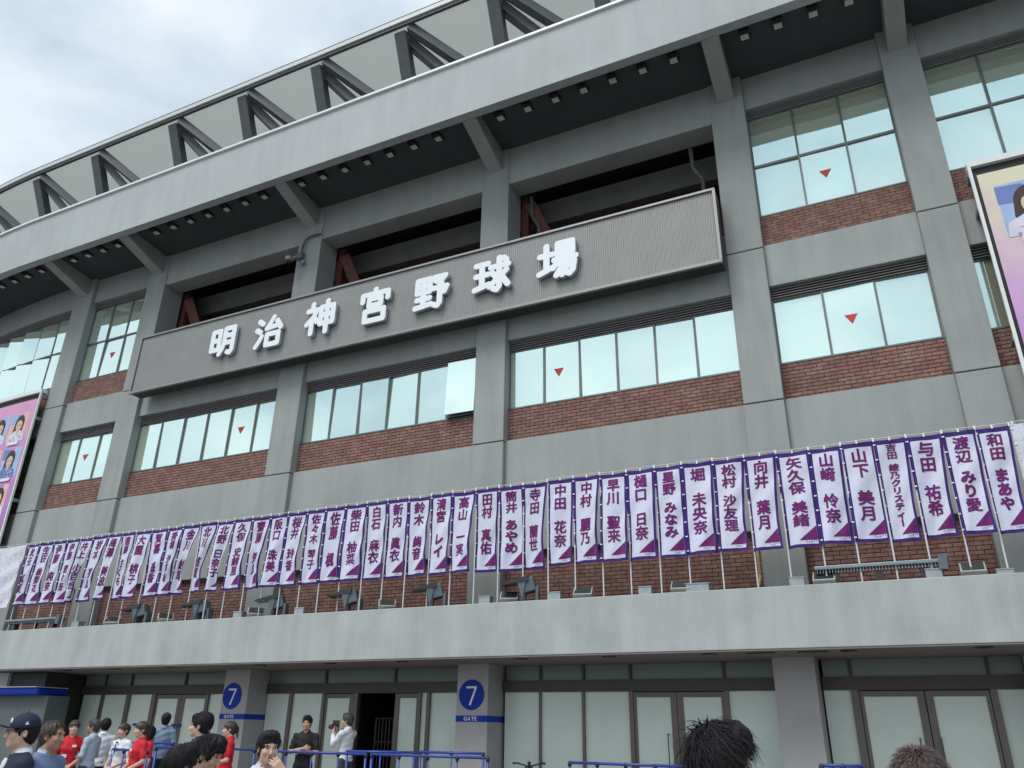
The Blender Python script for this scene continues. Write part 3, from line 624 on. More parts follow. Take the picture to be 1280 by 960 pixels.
def banner(i, s, wdt, surname=None, given=None, sheet=False, label=''):
    rnd = random.Random(100+i); k = SQ.get(i, rnd.uniform(.08,.30) if i < 18 else rnd.uniform(0,.14)); ph = rnd.uniform(0,6.28); am = rnd.uniform(.014,.034)
    top = 4.42+rnd.uniform(-.012,.012); bot = 2.79+rnd.uniform(-.02,.02); hgt = top-bot
    root = tag(empty('name_banner' if not sheet else 'printed_sheet', (s,-BD,1.92+H)), label, 'banner', 'purple-edged name banners along the canopy' if not sheet else None)
    wob = rnd.uniform(-.05,.04) if i < 24 else rnd.uniform(-.025,.02)
    fa, fb = rnd.uniform(1.5,2.6), rnd.uniform(4,7); ph2 = rnd.uniform(0,6.28)
    def mp(u, v, off=0):
        # v 0 top..1 bottom
        g = 1.25*k*(math.sin(min(1,v*1.25)*math.pi/2)**1.6)*(1-.30*max(0,(v-.7)/.3))
        x = -.012+wdt*u*(1-g)+wob*math.sin(v*2.5)*u
        y = am*math.sin(u*6.0+ph+v*3.1)*(.3+v)+.010*math.sin(u*14*v+ph*2+v*fb)+.006*math.sin(v*19+u*8+ph2) + k*.25*math.sin(u*math.pi*fa+ph)*v*.6
        y += .07*v*math.sin(ph2+u*1.4)
        z = top-hgt*v+.018*math.cos(u*math.pi*2)*(1 if v < .02 else 0)*0+.035*k*u*v-.012*math.sin(u*math.pi)*(v<.03)
        return (x, -y-off, z-1.92)
    q = MB(); q.tube((-.004,.022,0),(-.004,.022,top-1.92+.03),.0135,8); q.build('pole', M['pole'], root)
    q = MB(); q.tube((-.01,.01,top-1.92+.035),(wdt+.02,.01,top-1.92+.035),.008,6); q.build('crossbar', M['pole'], root)
    us = [0,.05,.105]+[.105+(.915-.105)*j/10 for j in range(1,11)]+[.955,1] if not sheet else [j/16 for j in range(17)]
    vs = [0,.025,.052]+[.052+(.968-.052)*j/30 for j in range(1,31)]+[.985,1]
    q = MB(); idx = {}
    for a, v in enumerate(vs):
        for b, u in enumerate(us): q.v.append(mp(u,v)); idx[a,b] = len(q.v)-1
    for a in range(len(vs)-1):
        for b in range(len(us)-1):
            uc, vc = (us[b]+us[b+1])/2, (vs[a]+vs[a+1])/2
            bord = (not sheet) and (uc < .105 or uc > .915 or vc < .052 or vc > .968)
            q.f.append((idx[a,b],idx[a+1,b],idx[a+1,b+1],idx[a,b+1])); q.m.append(1 if bord else 0)
    cl = q.build('cloth', [M['cloth'] if not sheet else M['sheet'], M['purple']], root, smooth=True, fix=False)
    if not sheet:
        # woven triangle and small print at the foot
        n = 7; q = MB(); V = []; 
        for a in range(n+1):
            for b in range(a+1):
                u = .912-(.912-.40)*(a/n)*(1-b/max(1,a)) if a else .912; v = .79+(.93-.79)*a/n
                q.v.append(mp(u,v,.005)); V.append((a,b))
        ix = {ab:j for j,ab in enumerate(V)}
        for a in range(n):
            for b in range(a+1):
                q.f.append((ix[a,b],ix[a+1,b],ix[a+1,b+1])); q.m.append(0)
                if b < a: q.f.append((ix[a,b],ix[a+1,b+1],ix[a,b+1])); q.m.append(0)
        q.build('corner_triangle', M['ink'], cl, fix=False)
        q = MB()
        for j, ch in enumerate('乃木坂46'):
            V2, T2 = glyph(ch, .008)
            q.P([mp(.60+j*.068+vx*.06, .950-vy*.021, .006) for vx,vy in V2], T2)
        q.build('small_print', M['ink'], cl, fix=False)['kind'] = 'stuff'
        # the characters
        n1, n2 = len(surname), len(given); n = n1+n2
        gap = .8 if n <= 4 else .55; sz = .162 if n <= 4 else (.142 if n == 5 else .075*1.02)
        if n == 6: sz = .125
        if n == 3: gap = .9; sz = .17
        a0, a1 = (.065,.80) if n < 6 else (.05,.86)
        pitch = (a1-a0)/(n+gap-.0); pitch = min(pitch, sz*1.12)
        tot = pitch*(n+gap); v = a0+(.80-.065-tot)*(.5 if n < 6 else 0)+pitch/2
        wch = .44 if n < 6 else .30
        for j, ch in enumerate(surname+given):
            if j == n1: v += pitch*gap
            V3, T3 = glyph(ch, .052 if ord(ch) < 0x3100 else .035)
            uc = .51; q = MB()
            if ch == 'ー': V3 = [(-y_, x_) for x_, y_ in V3]
            q.P([mp(uc+vx*wch*1.10, v-vy*pitch*1.0, .006) for vx,vy in V3], T3); v += pitch; q.build('character', M['ink'], cl, fix=False)
    # white loops
    q = MB()
    for j in range(7): 
        v = (j+.3)/6.6; x, y, z = mp(0,v); q.box(-.018, .020, y-.012, y+.03, z-.010, z+.010)
    for j in range(3): x, y, z = mp((j*.98+.04)/2,0); q.box(x-.012, x+.012, y-.012, y+.02, z-.015, z+.045)
    q.build('loops', M['white'], root)['kind'] = 'stuff'
    return root
M['sheet'] = mat('printed_white_sheet', (.66,.68,.74), .8, var=.05, scale=5, bump=.3, bscale=20)
_t = M['sheet'].node_tree; _wv = _t.nodes.new('ShaderNodeTexNoise'); _wv.inputs['Scale'].default_value = 5; _wv.inputs['Detail'].default_value = 2; _g = _t.nodes.new('ShaderNodeNewGeometry'); _t.links.new(_g.outputs['Position'], _wv.inputs['Vector'])
_r = _t.nodes.new('ShaderNodeValToRGB'); _r.color_ramp.elements[0].position = .485; _r.color_ramp.elements[0].color = (.66,.68,.76,1); _r.color_ramp.elements[1].position = .53; _r.color_ramp.elements[1].color = (.66,.68,.76,1); _e = _r.color_ramp.elements.new(.508); _e.color = (.50,.36,.50,1)
_t.links.new(_wv.outputs[0], _r.inputs[0]); _t.links.new(_r.outputs[0], _t.nodes['Principled BSDF'].inputs['Base Color'])
extra = {4:', squeezed narrow',5:', lower half folded',11:', folded to a strip',12:', twisted narrow',13:', corner curled back',15:', creased',40:' with ten small characters'}
for i, (a, b) in enumerate(NAMES):
    wdt = XS[i+1]-XS[i]+.004
    if i < 22: lab = 'purple-edged white name banner'+extra.get(i,'')+', '+ORD[i]+' from left in the row'
    else: lab = 'purple-edged white name banner'+extra.get(i,'')+', '+ORD[43-i]+' from right in the row'
    banner(i, XS[i], wdt, a, b, label=lab)
banner(60, 1.98, 1.6, sheet=True, label='plain white sheet with thin floral print at the right end of the banner row')
banner(61, -22.45, 1.5, sheet=True, label='rumpled white sheet with thin floral print at the left end of the banner row')

# ------------------------------------------------------------------ things standing on the gate canopy
DZ = 2.0
def visor_lamp():
    r = empty('visor_floodlight'); q = MB()
    q.box(-.03,.36,-.14,.14,.05,.10); q.box(.02,.08,-.12,.12,.10,.42); q.box(.28,.33,-.12,.12,.10,.40); q.build('bracket', M['lampblue'], r)
    q = MB(); q.box(.06,.36,-.13,.13,.26,.52, M=Matrix.Rotation(-.25,4,'Y')); q.build('housing', M['lampblue'], r, bevel=.02)
    q = MB(); q.prism(0,0,[(0,0)]) if 0 else None
    q.P([(-.34,-.17,.46),(-.34,.17,.46),(.14,.17,.60),(.14,-.17,.60),(-.34,-.17,.43),(-.34,.17,.43),(.14,.17,.50),(.14,-.17,.50)],[(0,1,2,3),(7,6,5,4),(0,3,7,4),(1,5,6,2),(0,4,5,1),(3,2,6,7)]); q.build('visor', M['lampdark'], r)
    q = MB(); q.P([(-.06,-.16,.50),(.10,-.16,.52),(.04,-.16,.16),(-.06,-.13,.50),(.10,-.13,.52),(.04,-.13,.16)],[(0,1,2),(5,4,3),(0,3,4,1),(1,4,5,2),(2,5,3,0)]); q.build('side_fin', M['lampblue'], r)
    return r
def put(r, s, d, z, rz=0): r.location = B(s,d,z); r.rotation_euler = (0,0,rz+bend_ang(s))
v0 = visor_lamp()
wh = ['sixth from the gate seven pillar, at the far left','above the left gate seven sign','below the folded banners','left of the middle pier','just left of the middle pier','in front of the middle pier']
vl = ['blue-grey visor floodlight on the canopy, leftmost of the six visor lamps','blue-grey visor floodlight on the canopy, second visor lamp from the left','blue-grey visor floodlight on the canopy, third visor lamp from the left','blue-grey visor floodlight on the canopy, fourth visor lamp from the left','blue-grey visor floodlight on the canopy, second visor lamp from the right','blue-grey visor floodlight on the canopy, rightmost of the six visor lamps']
for i, (s, l) in enumerate(zip((-16.3,-14.38,-12.2,-10.25,-8.25,-6.27), vl)):
    r = v0 if i == 0 else copy_tree(v0); put(r, s, 1.18, DZ+.06, .35+.04*((i*37)%5-2)); tag(r, l, 'floodlight', 'visor floodlights on the gate canopy')
def flood():
    r = empty('flat_floodlight'); q = MB(); q.box(-.15,-.13,-.02,.02,0,.28); q.box(.13,.15,-.02,.02,0,.28); q.build('stand', M['galv'], r)
    Mx = Matrix.Translation((0,0,.28)) @ Matrix.Rotation(-.9,4,'X')
    q = MB(); q.box(-.17,.17,-.05,.05,-.13,.13, M=Mx); q.build('housing', M['lampgrey'], r, bevel=.012)
    q = MB(); q.box(-.145,.145,-.058,-.045,-.105,.105, M=Mx); q.build('glass', M['lampdark'], r)
    return r
f0 = flood(); fpos = (-17.07,-15.32,-12.62,-9.22,-6.51,-5.05,-3.28,-1.0,1.06)
fl = ['far left beside the long light bar','between the two leftmost visor lamps','beside the left gate pillar sign','below the banner with two characters missing sunlight']
for i, s in enumerate(fpos):
    r = f0 if i == 0 else copy_tree(f0); put(r, s, 1.2, DZ+.02, (.5,.9,.7,.6,.35,.2,.1,0,-.05)[i])
    tag(r, 'small grey flat floodlight tilted on the canopy, '+(ORD[i]+' flat lamp from the left' if i < 5 else ORD[8-i]+' flat lamp from the right'), 'floodlight', 'flat floodlights on the gate canopy')
q = MB(); q.box(-.11,.11,-.09,.09,0,.3); q.box(-.12,.12,-.10,.10,.3,.315)
bxm = q.mesh('junction_box', M['galv'])
for i, s in enumerate((-18.28,-13.06,-11.37,-7.0,-5.58,-3.9,-3.0,-1.42,.53,1.44)):
    o = link('junction_box', bxm); put(o, s, 1.2, DZ+.02, .1); o.scale = (1.7 if i == 6 else 1, 1, 1 if i != 9 else .8)
    tag(o, ('wide ' if i == 6 else 'small ')+'galvanised electric box on the canopy edge, '+(ORD[i]+' box from the left' if i < 5 else ORD[9-i]+' box from the right'), 'electric box', 'electric boxes on the gate canopy')
def light_bar(s0, s1, lab):
    c = (s0+s1)/2; r = tag(empty('light_bar', B(c,1.18,DZ)), lab, 'light bar'); L2 = (s1-s0)/2
    q = MB(); q.box(-L2,L2,-.12,.10,.42,.475); q.build('top_plate', M['steel'], r, bevel=.008)
    for k in range(3):
        x = -L2+.3+k*(2*L2-.6)/2; q = MB(); q.box(x-.05,x+.05,-.06,.06,0,.36); q.build('foot', M['lampdark'], r)
    q = MB(); n = int((s1-s0)/.045)
    for k in range(n): x = -L2+.03+k*.045; q.box(x,x+.012,-.10,.08,.36,.42)
    q.build('cooling_fins', M['steel'], r)['kind'] = 'stuff'
    q = MB(); q.box(L2-.14,L2-.02,-.14,-.02,.40,.62, M=Matrix.Rotation(.1,4,'Y')); q.build('end_clamp', M['lampblue'], r)
light_bar(-1.12,.72,'long grey steel light bar on the canopy in front of the right brick bay')
light_bar(-21.0,-18.9,'long grey steel light bar on the canopy below the leftmost banners')
q = MB(); q.path([B(-2.14,1.0,1.9),B(-2.14,.06,2.6),B(-2.14,.06,4.2)], .022, 8); tag(q.build('yellow_conduit', M['yellow']), 'thin yellow conduit running up beside the pier under the banners', 'conduit')

# security camera on the pier
Cc = tag(empty('security_camera', B(-13.92,.02,12.15)), 'silver dome security camera with bent conduit on the upper pier', 'security camera')
q = MB(); q.box(-.10,.10,-.14,0,.18,.40); q.build('junction_box', M['lampblue'], Cc, bevel=.01)
q = MB(); q.box(-.03,.03,-.3,-.05,.10,.16); q.tube((.12,-.03,.05),(.12,-.1,.05),.07,12); q.build('arm', M['steel'], Cc)
q = MB(); q.ell((-.12,-.36,.06),(.12,.12,.10),14,10); q.build('dome', M['signframe'], Cc, smooth=True)
q = MB(); q.ell((-.12,-.37,.01),(.085,.085,.09),12,8); q.build('lens', M['lampdark'], Cc, smooth=True)
q = MB(); q.path([(.02,-.06,.40),(.03,-.06,.62),(.10,-.06,.80),(.24,-.05,.90),(.46,-.04,.92),(.6,.0,.93)], .03, 8); q.build('conduit', M['truss'], Cc)

# ------------------------------------------------------------------ printed posters in frames
def poster_mat(name, z_lo, z_hi, c0, c1, c2):
    m = mat(name, c0, .45); t = m.node_tree; ge = t.nodes.new('ShaderNodeNewGeometry'); sx = t.nodes.new('ShaderNodeSeparateXYZ'); t.links.new(ge.outputs['Position'], sx.inputs[0])
    no = t.nodes.new('ShaderNodeTexNoise'); no.inputs['Scale'].default_value = 1.6; t.links.new(ge.outputs['Position'], no.inputs['Vector'])
    mr = t.nodes.new('ShaderNodeMapRange'); mr.inputs[1].default_value = z_lo; mr.inputs[2].default_value = z_hi; t.links.new(sx.outputs[2], mr.inputs[0])
    ad = t.nodes.new('ShaderNodeMath'); ad.operation = 'MULTIPLY_ADD'; ad.inputs[1].default_value = .5; t.links.new(no.outputs[0], ad.inputs[0]); 
    a2 = t.nodes.new('ShaderNodeMath'); a2.operation = 'SUBTRACT'; a2.inputs[1].default_value = .25; t.links.new(mr.outputs[0], a2.inputs[0]); t.links.new(a2.outputs[0], ad.inputs[2])
    r = t.nodes.new('ShaderNodeValToRGB'); r.color_ramp.elements[0].color = (*c0,1); r.color_ramp.elements[1].color = (*c2,1); e = r.color_ramp.elements.new(.5); e.color = (*c1,1)
    t.links.new(ad.outputs[0], r.inputs[0]); t.links.new(r.outputs[0], t.nodes['Principled BSDF'].inputs['Base Color']); return m
PM = {'hair':mat('print_dark_brown',(.035,.018,.015),.5),'skin':mat('print_skin',(.70,.47,.38),.5),'cloth1':mat('print_pale_dress',(.68,.66,.76),.5),'lav':mat('print_lavender',(.45,.25,.6),.5),'blu':mat('print_blue',(.14,.22,.50),.5),'org':mat('print_peach',(.74,.48,.40),.5),'sky':mat('print_sky_blue',(.35,.5,.75),.5),'red':mat('print_rose',(.6,.12,.14),.5),'ink':mat('print_ink',(.06,.03,.05),.5),'wht':mat('print_white',(.78,.76,.76),.5)}
PK = list(PM)
def poster(s0, s1, z0, z1, d, matp, lab, tiles):
    r = tag(empty('framed_poster', B((s0+s1)/2,d,z0)), lab, 'poster'); off = -Vector(r.location)
    m = MB(); m.wbox(s0,s1,d-.2,d,z1-.12,z1); m.build('frame_top', M['whitemetal'], r, loc=off)
    m = MB(); m.wbox(s0,s0+.055,d-.06,d,z0,z1-.121); m.build('frame_side', M['whitemetal'], r, loc=off)
    m = MB(); m.wbox(s1-.055,s1,d-.06,d,z0,z1-.121); m.build('frame_side', M['whitemetal'], r, loc=off)
    for z in (z1-.25, z1-1.0, (z0+z1)/2, z0+1.2, z0+.5):
        for s in (s0+.03, s1-.03):
            m = MB(); m.wbox(s-.04,s+.04,.0-.1,d-.061,z-.05,z+.05); m.build('bracket', M['steel'], r, loc=off)
    m = MB(); m.wbox(s0+.12,s1-.12,d-.05,d-.03,z0,z1-.32); sh = m.build('sheet', matp, r, loc=off)
    m = MB(); m.wbox(s0+.056,s1-.056,d-.12,d-.09,z0+.02,z1-.1)
    m.build('backing', M['dark'], r, loc=off)
    for (cx, cz, w, h, bgk, dressk, seed, txt) in tiles:
        q = MB(); rr = random.Random(seed); lay = [0]
        def poly(pts, key):
            lay[0] += 1; dd = d-.03+.0015*lay[0]
            q.P([B(cx+x*w/2,dd,cz+z*h/2) for x,z in pts], [tuple(range(len(pts)))], PK.index(key))
        def ell(x0,z0_,rx,rz,key,n=18): poly([(x0+rx*math.cos(2*math.pi*i/n), z0_+rz*math.sin(2*math.pi*i/n)) for i in range(n)], key)
        poly([(-.95,-.8),(.95,-.8),(.95,.95),(-.95,.95)], bgk)
        poly([(-.98,.30),(-.2,.25),(-.2,.85),(-.98,.9)], 'blu' if bgk == 'sky' else 'sky')
        fx = rr.uniform(-.1,.15)
        ell(fx,.28,.50,.52,'hair'); poly([(fx-.5,.25),(fx-.56,-.2),(fx-.3,-.35),(fx+.42,-.3),(fx+.5,.25)],'hair')
        poly([(fx-.86,-.8),(fx-.8,-.35),(fx-.3,-.14),(fx+.25,-.14),(fx+.78,-.38),(fx+.86,-.8)], dressk)
        poly([(fx-.12,-.05),(fx-.14,-.3),(fx,-.42),(fx+.14,-.3),(fx+.12,-.05)],'skin'); ell(fx+.02,.17,.33,.36,'skin')
        poly([(fx-.34,.2),(fx-.36,.55),(fx+.1,.66),(fx+.40,.45),(fx+.38,.2),(fx+.26,.40),(fx-.02,.48),(fx-.24,.38)],'hair')
        ell(fx-.11,.16,.055,.035,'ink',8); ell(fx+.16,.16,.055,.035,'ink',8); ell(fx+.03,-.03,.07,.025,'red',8)
        for _ in range(9): ell(fx+rr.uniform(-.6,.6), rr.uniform(-.75,-.42), .06, .035, rr.choice(['lav','blu','red','wht']), 7)
        poly([(-.6,-1.0),(.6,-1.0),(.6,-.82),(-.6,-.82)],'wht')
        q.build('portrait_print', [PM[k] for k in PK], sh, fix=False)
        if txt:
            q = MB(); x = cx-.085*len(txt)
            for ch in txt:
                V2, T2 = glyph(ch,.03); q.P([B(x+.085+vx*.165,d-.03+.035,cz-.91*h/2+vy*.17) for vx,vy in V2], T2); x += .17
            q.build('caption', PM['ink'], sh, fix=False)
pr = poster_mat('poster_print_right', 4.5+H, 9.6+H, (.42,.16,.55), (.62,.34,.66), (.74,.70,.50))
poster(2.49, 6.6, 2.6, 9.98, .3, pr, 'tall framed portrait poster in cream and pink at the right edge', [(3.36,8.72,1.12,1.3,'sky','cloth1',1,'新内'),(3.72,7.38,.98,1.2,'org','cloth1',2,''),(4.62,8.72,1.12,1.3,'sky','lav',3,''),(4.86,7.38,1.0,1.2,'org','cloth1',4,''),(3.5,6.0,1.0,1.2,'sky','red',5,''),(4.7,6.0,1.0,1.2,'org','cloth1',14,''),(5.8,8.72,1.1,1.3,'org','cloth1',15,''),(5.9,7.38,1.0,1.2,'sky','lav',16,''),(5.8,6.0,1.0,1.2,'sky','cloth1',17,'')])
pl = poster_mat('poster_print_left', 3.5+H, 9.4+H, (.25,.07,.36), (.50,.20,.58), (.72,.34,.55))
poster(-30.0, -23.95, 2.6, 9.98, .25, pl, 'tall framed portrait poster in pink and purple at the left edge', [(-24.72-.98*c_+.12*(r_%2), 8.72-1.22*r_, .92, 1.15, ('org','sky','org','lav')[(c_+r_)%4], ('cloth1','blu','cloth1','red','lav')[(c_*2+r_)%5], 20+c_*7+r_, '') for c_ in range(5) for r_ in range(5)])

# ------------------------------------------------------------------ ticket booth at the left
M['booth'] = mat('booth_wall_shaded', (.13,.155,.155), .8, var=.12, scale=1.5)  # wall colour darkened to carry the shadow under the canopy
bt = tag(empty('ticket_booth', B(-24,.3,-H+.15)), 'grey ticket booth with blue sign band under the canopy at far left', 'booth'); off = -Vector(bt.location)
m = MB(); m.wbox(-30,-19.15,.31,.9,-H+.15,.66); m.build('wall', M['booth'], bt, loc=off)
m = MB(); m.prism(-30,-19.25,[(.3,.66),(1.15,.66),(1.15,.84),(.3,.84)]); m.build('sign_band', M['blue'], bt, loc=off, bevel=.05)
m = MB(); m.wbox(-30,-20.75,.31,.98,.86,1.205); m.build('parapet', M['fascia'], bt, loc=off); m = MB(); m.wbox(-20.74,-19.4,.31,.9,.86,1.2); m.build('dark_filler', M['dark'], bt, loc=off)  # plain dark box fills the gap between parapet and pillar
m = MB(); m.wbox(-30,-19.3,.3,1.18,.842,.858); m.build('edge_trim', M['whitemetal'], bt, loc=off)

# ------------------------------------------------------------------ blue crowd barriers
PZ = .15
def barrier(x0, y0, x1, y1, z0, h, lab):
    r = tag(empty('crowd_barrier', (x0,y0,z0)), lab, 'barrier', 'blue pipe crowd barriers'); a = Vector((0,0,0)); b = Vector((x1-x0,y1-y0,0)); n = max(2, int(b.length/.45))
    q = MB(); q.tube((0,0,h),(b.x,b.y,h),.021,10); q.build('top_rail', M['rail'], r, smooth=True)
    q = MB(); q.tube((0,0,.2),(b.x,b.y,.2),.019,8); q.build('bottom_rail', M['rail'], r, smooth=True)
    for k in range(n+1):
        p = b*(k/n); e = k in (0,n)
        q = MB(); q.tube((p.x,p.y,0 if e else .2),(p.x,p.y,h-.01),.021 if e else .013,8); q.build('post', M['rail'], r, smooth=True)
        q = MB(); q.ell((p.x,p.y,h-.02),(.034,.034,.045),8,6); q.build('joint', M['raild'], r, smooth=True)
    for e in (a,b):
        dn = b.normalized().cross(Vector((0,0,1)))
        q = MB(); q.tube(tuple(e+dn*.28+Vector((0,0,.02))),tuple(e-dn*.28+Vector((0,0,.02))),.018,8); q.build('foot', M['rail'], r)
    return r
barrier(-8.05,-3.0,-5.95,-3.0,PZ,1.10,'blue pipe barrier in front of the pillar right of the open doorway')
barrier(-10.3,-3.05,-8.15,-3.02,PZ,1.10,'blue pipe barrier in front of the open doorway')
barrier(-12.3,-3.5,-10.4,-3.1,.03,1.24,'blue pipe barrier in front of the man with crossed arms')
barrier(-7.75,-2.0,-6.6,-1.9,PZ,1.13,'blue pipe barrier standing close before the gate sign pillar, behind the front row')
barrier(-8.9,-3.0+.5,-7.85,-2.05,PZ,1.12,'blue pipe barrier angled behind the front row near the doorway')
barrier(-15.2,-2.6,-13.1,-2.4,PZ,1.16,'blue pipe barrier before the cap-wearing guard')
barrier(-12.9,-3.9,-11.6,-4.3,.03,1.2,'blue pipe barrier behind the red-shirted woman in profile')
barrier(-4.95,-2.2,-3.1,-2.4,PZ,1.05,'blue pipe barrier before the glass panes left of the closed doors')
barrier(-1.2,-3.2,-.72,-3.0,PZ,1.14,'short blue pipe barrier before the right-hand pillar')

# ------------------------------------------------------------------ bicycle
bk = tag(empty('bicycle', (-5.72,-2.0,PZ), math.radians(205)), 'parked bicycle with black handlebar before the ground floor glass', 'bicycle')
def wheel(y):
    n = 24; q = MB()
    for i in range(n):
        a0, a1 = 2*math.pi*i/n, 2*math.pi*(i+1)/n; q.tube((0,y+.33*math.cos(a0),.33+.33*math.sin(a0)),(0,y+.33*math.cos(a1),.33+.33*math.sin(a1)),.018,6)
    wv = q.build('wheel', M['dark'], bk); q = MB()
    for i in range(12): a0 = 2*math.pi*i/12; q.tube((0,y,.33),(0,y+.32*math.cos(a0),.33+.32*math.sin(a0)),.0025,4)
    q.build('spokes', M['steel'], wv)
wheel(0); wheel(-1.02)
q = MB(); q.path([(0,-1.02,.33),(0,-.62,.32),(0,-.15,.78),(0,-.72,.80),(0,-.62,.32)], .016, 8); q.path([(0,-1.02,.33),(0,-.72,.78)], .012, 6); q.path([(0,0,.33),(0,-.12,.72),(0,-.17,.92)], .016, 8); q.path([(0,-.62,.32),(0,-.75,.9)], .014, 6); q.build('frame', M['rail'], bk)
q = MB(); q.path([(-.25,-.32,1.0),(-.2,-.18,1.01),(0,-.15,.96),(.2,-.18,1.01),(.25,-.32,1.0)], .014, 8); q.tube((-.25,-.32,1.0),(-.25,-.42,1.0),.02,8); q.tube((.25,-.32,1.0),(.25,-.42,1.0),.02,8); q.tube((-.2,-.18,1.02),(-.2,-.08,1.05),.018,6); q.tube((0,-.15,.93),(0,-.1,1.03),.025,8); q.build('handlebar', M['dark'], bk)
q = MB(); q.ell((0,-.80,.92),(.07,.13,.035),12,8); q.build('saddle', M['dark'], bk, smooth=True)

# small printed strips on the glass of the left doors
for s in (-17.35, -16.0):
    m = MB(); m.wbox(s-.16, s+.16, -.300 if s > -16.5 else -.329, -.297 if s > -16.5 else -.326, .02, .07); m.wbox(s-.12, s+.12, -.300 if s > -16.5 else -.329, -.297 if s > -16.5 else -.326, -.01, .0); tag(m.build('glass_sticker', M['blue']), 'small blue printed strip on the glass '+('left of the guard' if s < -16.5 else 'right of the guard'), 'sticker', 'blue strips on the door glass')

# ------------------------------------------------------------------ people: distance-field figures
def surfnet(Fd, xs, ys, zs):
    ins = Fd < 0; nx, ny, nz = Fd.shape
    def c(a, dx, dy, dz): return a[dx:nx-1+dx, dy:ny-1+dy, dz:nz-1+dz]
    cnt = sum(c(ins,i,j,k).astype(np.int8) for i in (0,1) for j in (0,1) for k in (0,1))
    act = (cnt > 0) & (cnt < 8); I = np.argwhere(act); idx = -np.ones(act.shape, int); idx[act] = np.arange(len(I))
    if len(I) == 0: return np.zeros((0,3)), []
    i, j, k = I.T; P = np.zeros((len(I),3)); n = np.zeros(len(I)); A = (xs, ys, zs)
    for ax in range(3):
        o = [a for a in range(3) if a != ax]
        for p in (0,1):
            for q in (0,1):
                d0 = [0,0,0]; d0[o[0]] = p; d0[o[1]] = q; d1 = list(d0); d1[ax] = 1
                f0 = Fd[i+d0[0],j+d0[1],k+d0[2]]; f1 = Fd[i+d1[0],j+d1[1],k+d1[2]]; m = (f0 < 0) != (f1 < 0)
                t = np.where(m, f0/np.where(f0-f1 == 0, 1, f0-f1), 0); e0 = [xs[i+d0[0]], ys[j+d0[1]], zs[k+d0[2]]]; e1 = [xs[i+d1[0]], ys[j+d1[1]], zs[k+d1[2]]]
                for a in range(3): P[:,a] += np.where(m, e0[a]+(e1[a]-e0[a])*t, 0)
                n += m
    P /= n[:,None]; faces = []
    for ax in range(3):
        sl0 = [slice(1,-1)]*3; sl1 = [slice(1,-1)]*3; sl0[ax] = slice(0,-1); sl1[ax] = slice(1,None)
        a = ins[tuple(sl0)]; b = ins[tuple(sl1)]
        E_ = np.argwhere(a != b)
        if len(E_) == 0: continue
        E2 = E_.copy(); o = [(ax+1)%3, (ax+2)%3]; E2[:,o[0]] += 1; E2[:,o[1]] += 1
        fl = a[tuple(E_.T)]; q = []
        for du, dv in ((0,0),(1,0),(1,1),(0,1)):
            K = E2.copy(); K[:,o[0]] -= du; K[:,o[1]] -= dv; q.append(idx[tuple(K.T)])
        Q = np.stack(q,1); Q[~fl] = Q[~fl][:,::-1]; faces.append(Q[:,::-1][:, :])
    Fc = np.concatenate(faces); Fc = Fc[(Fc >= 0).all(1)]
    return P, Fc
def rotm(yaw=0, pitch=0, roll=0): return np.array(Matrix.Rotation(yaw,3,'Z') @ Matrix.Rotation(pitch,3,'X') @ Matrix.Rotation(roll,3,'Y'))
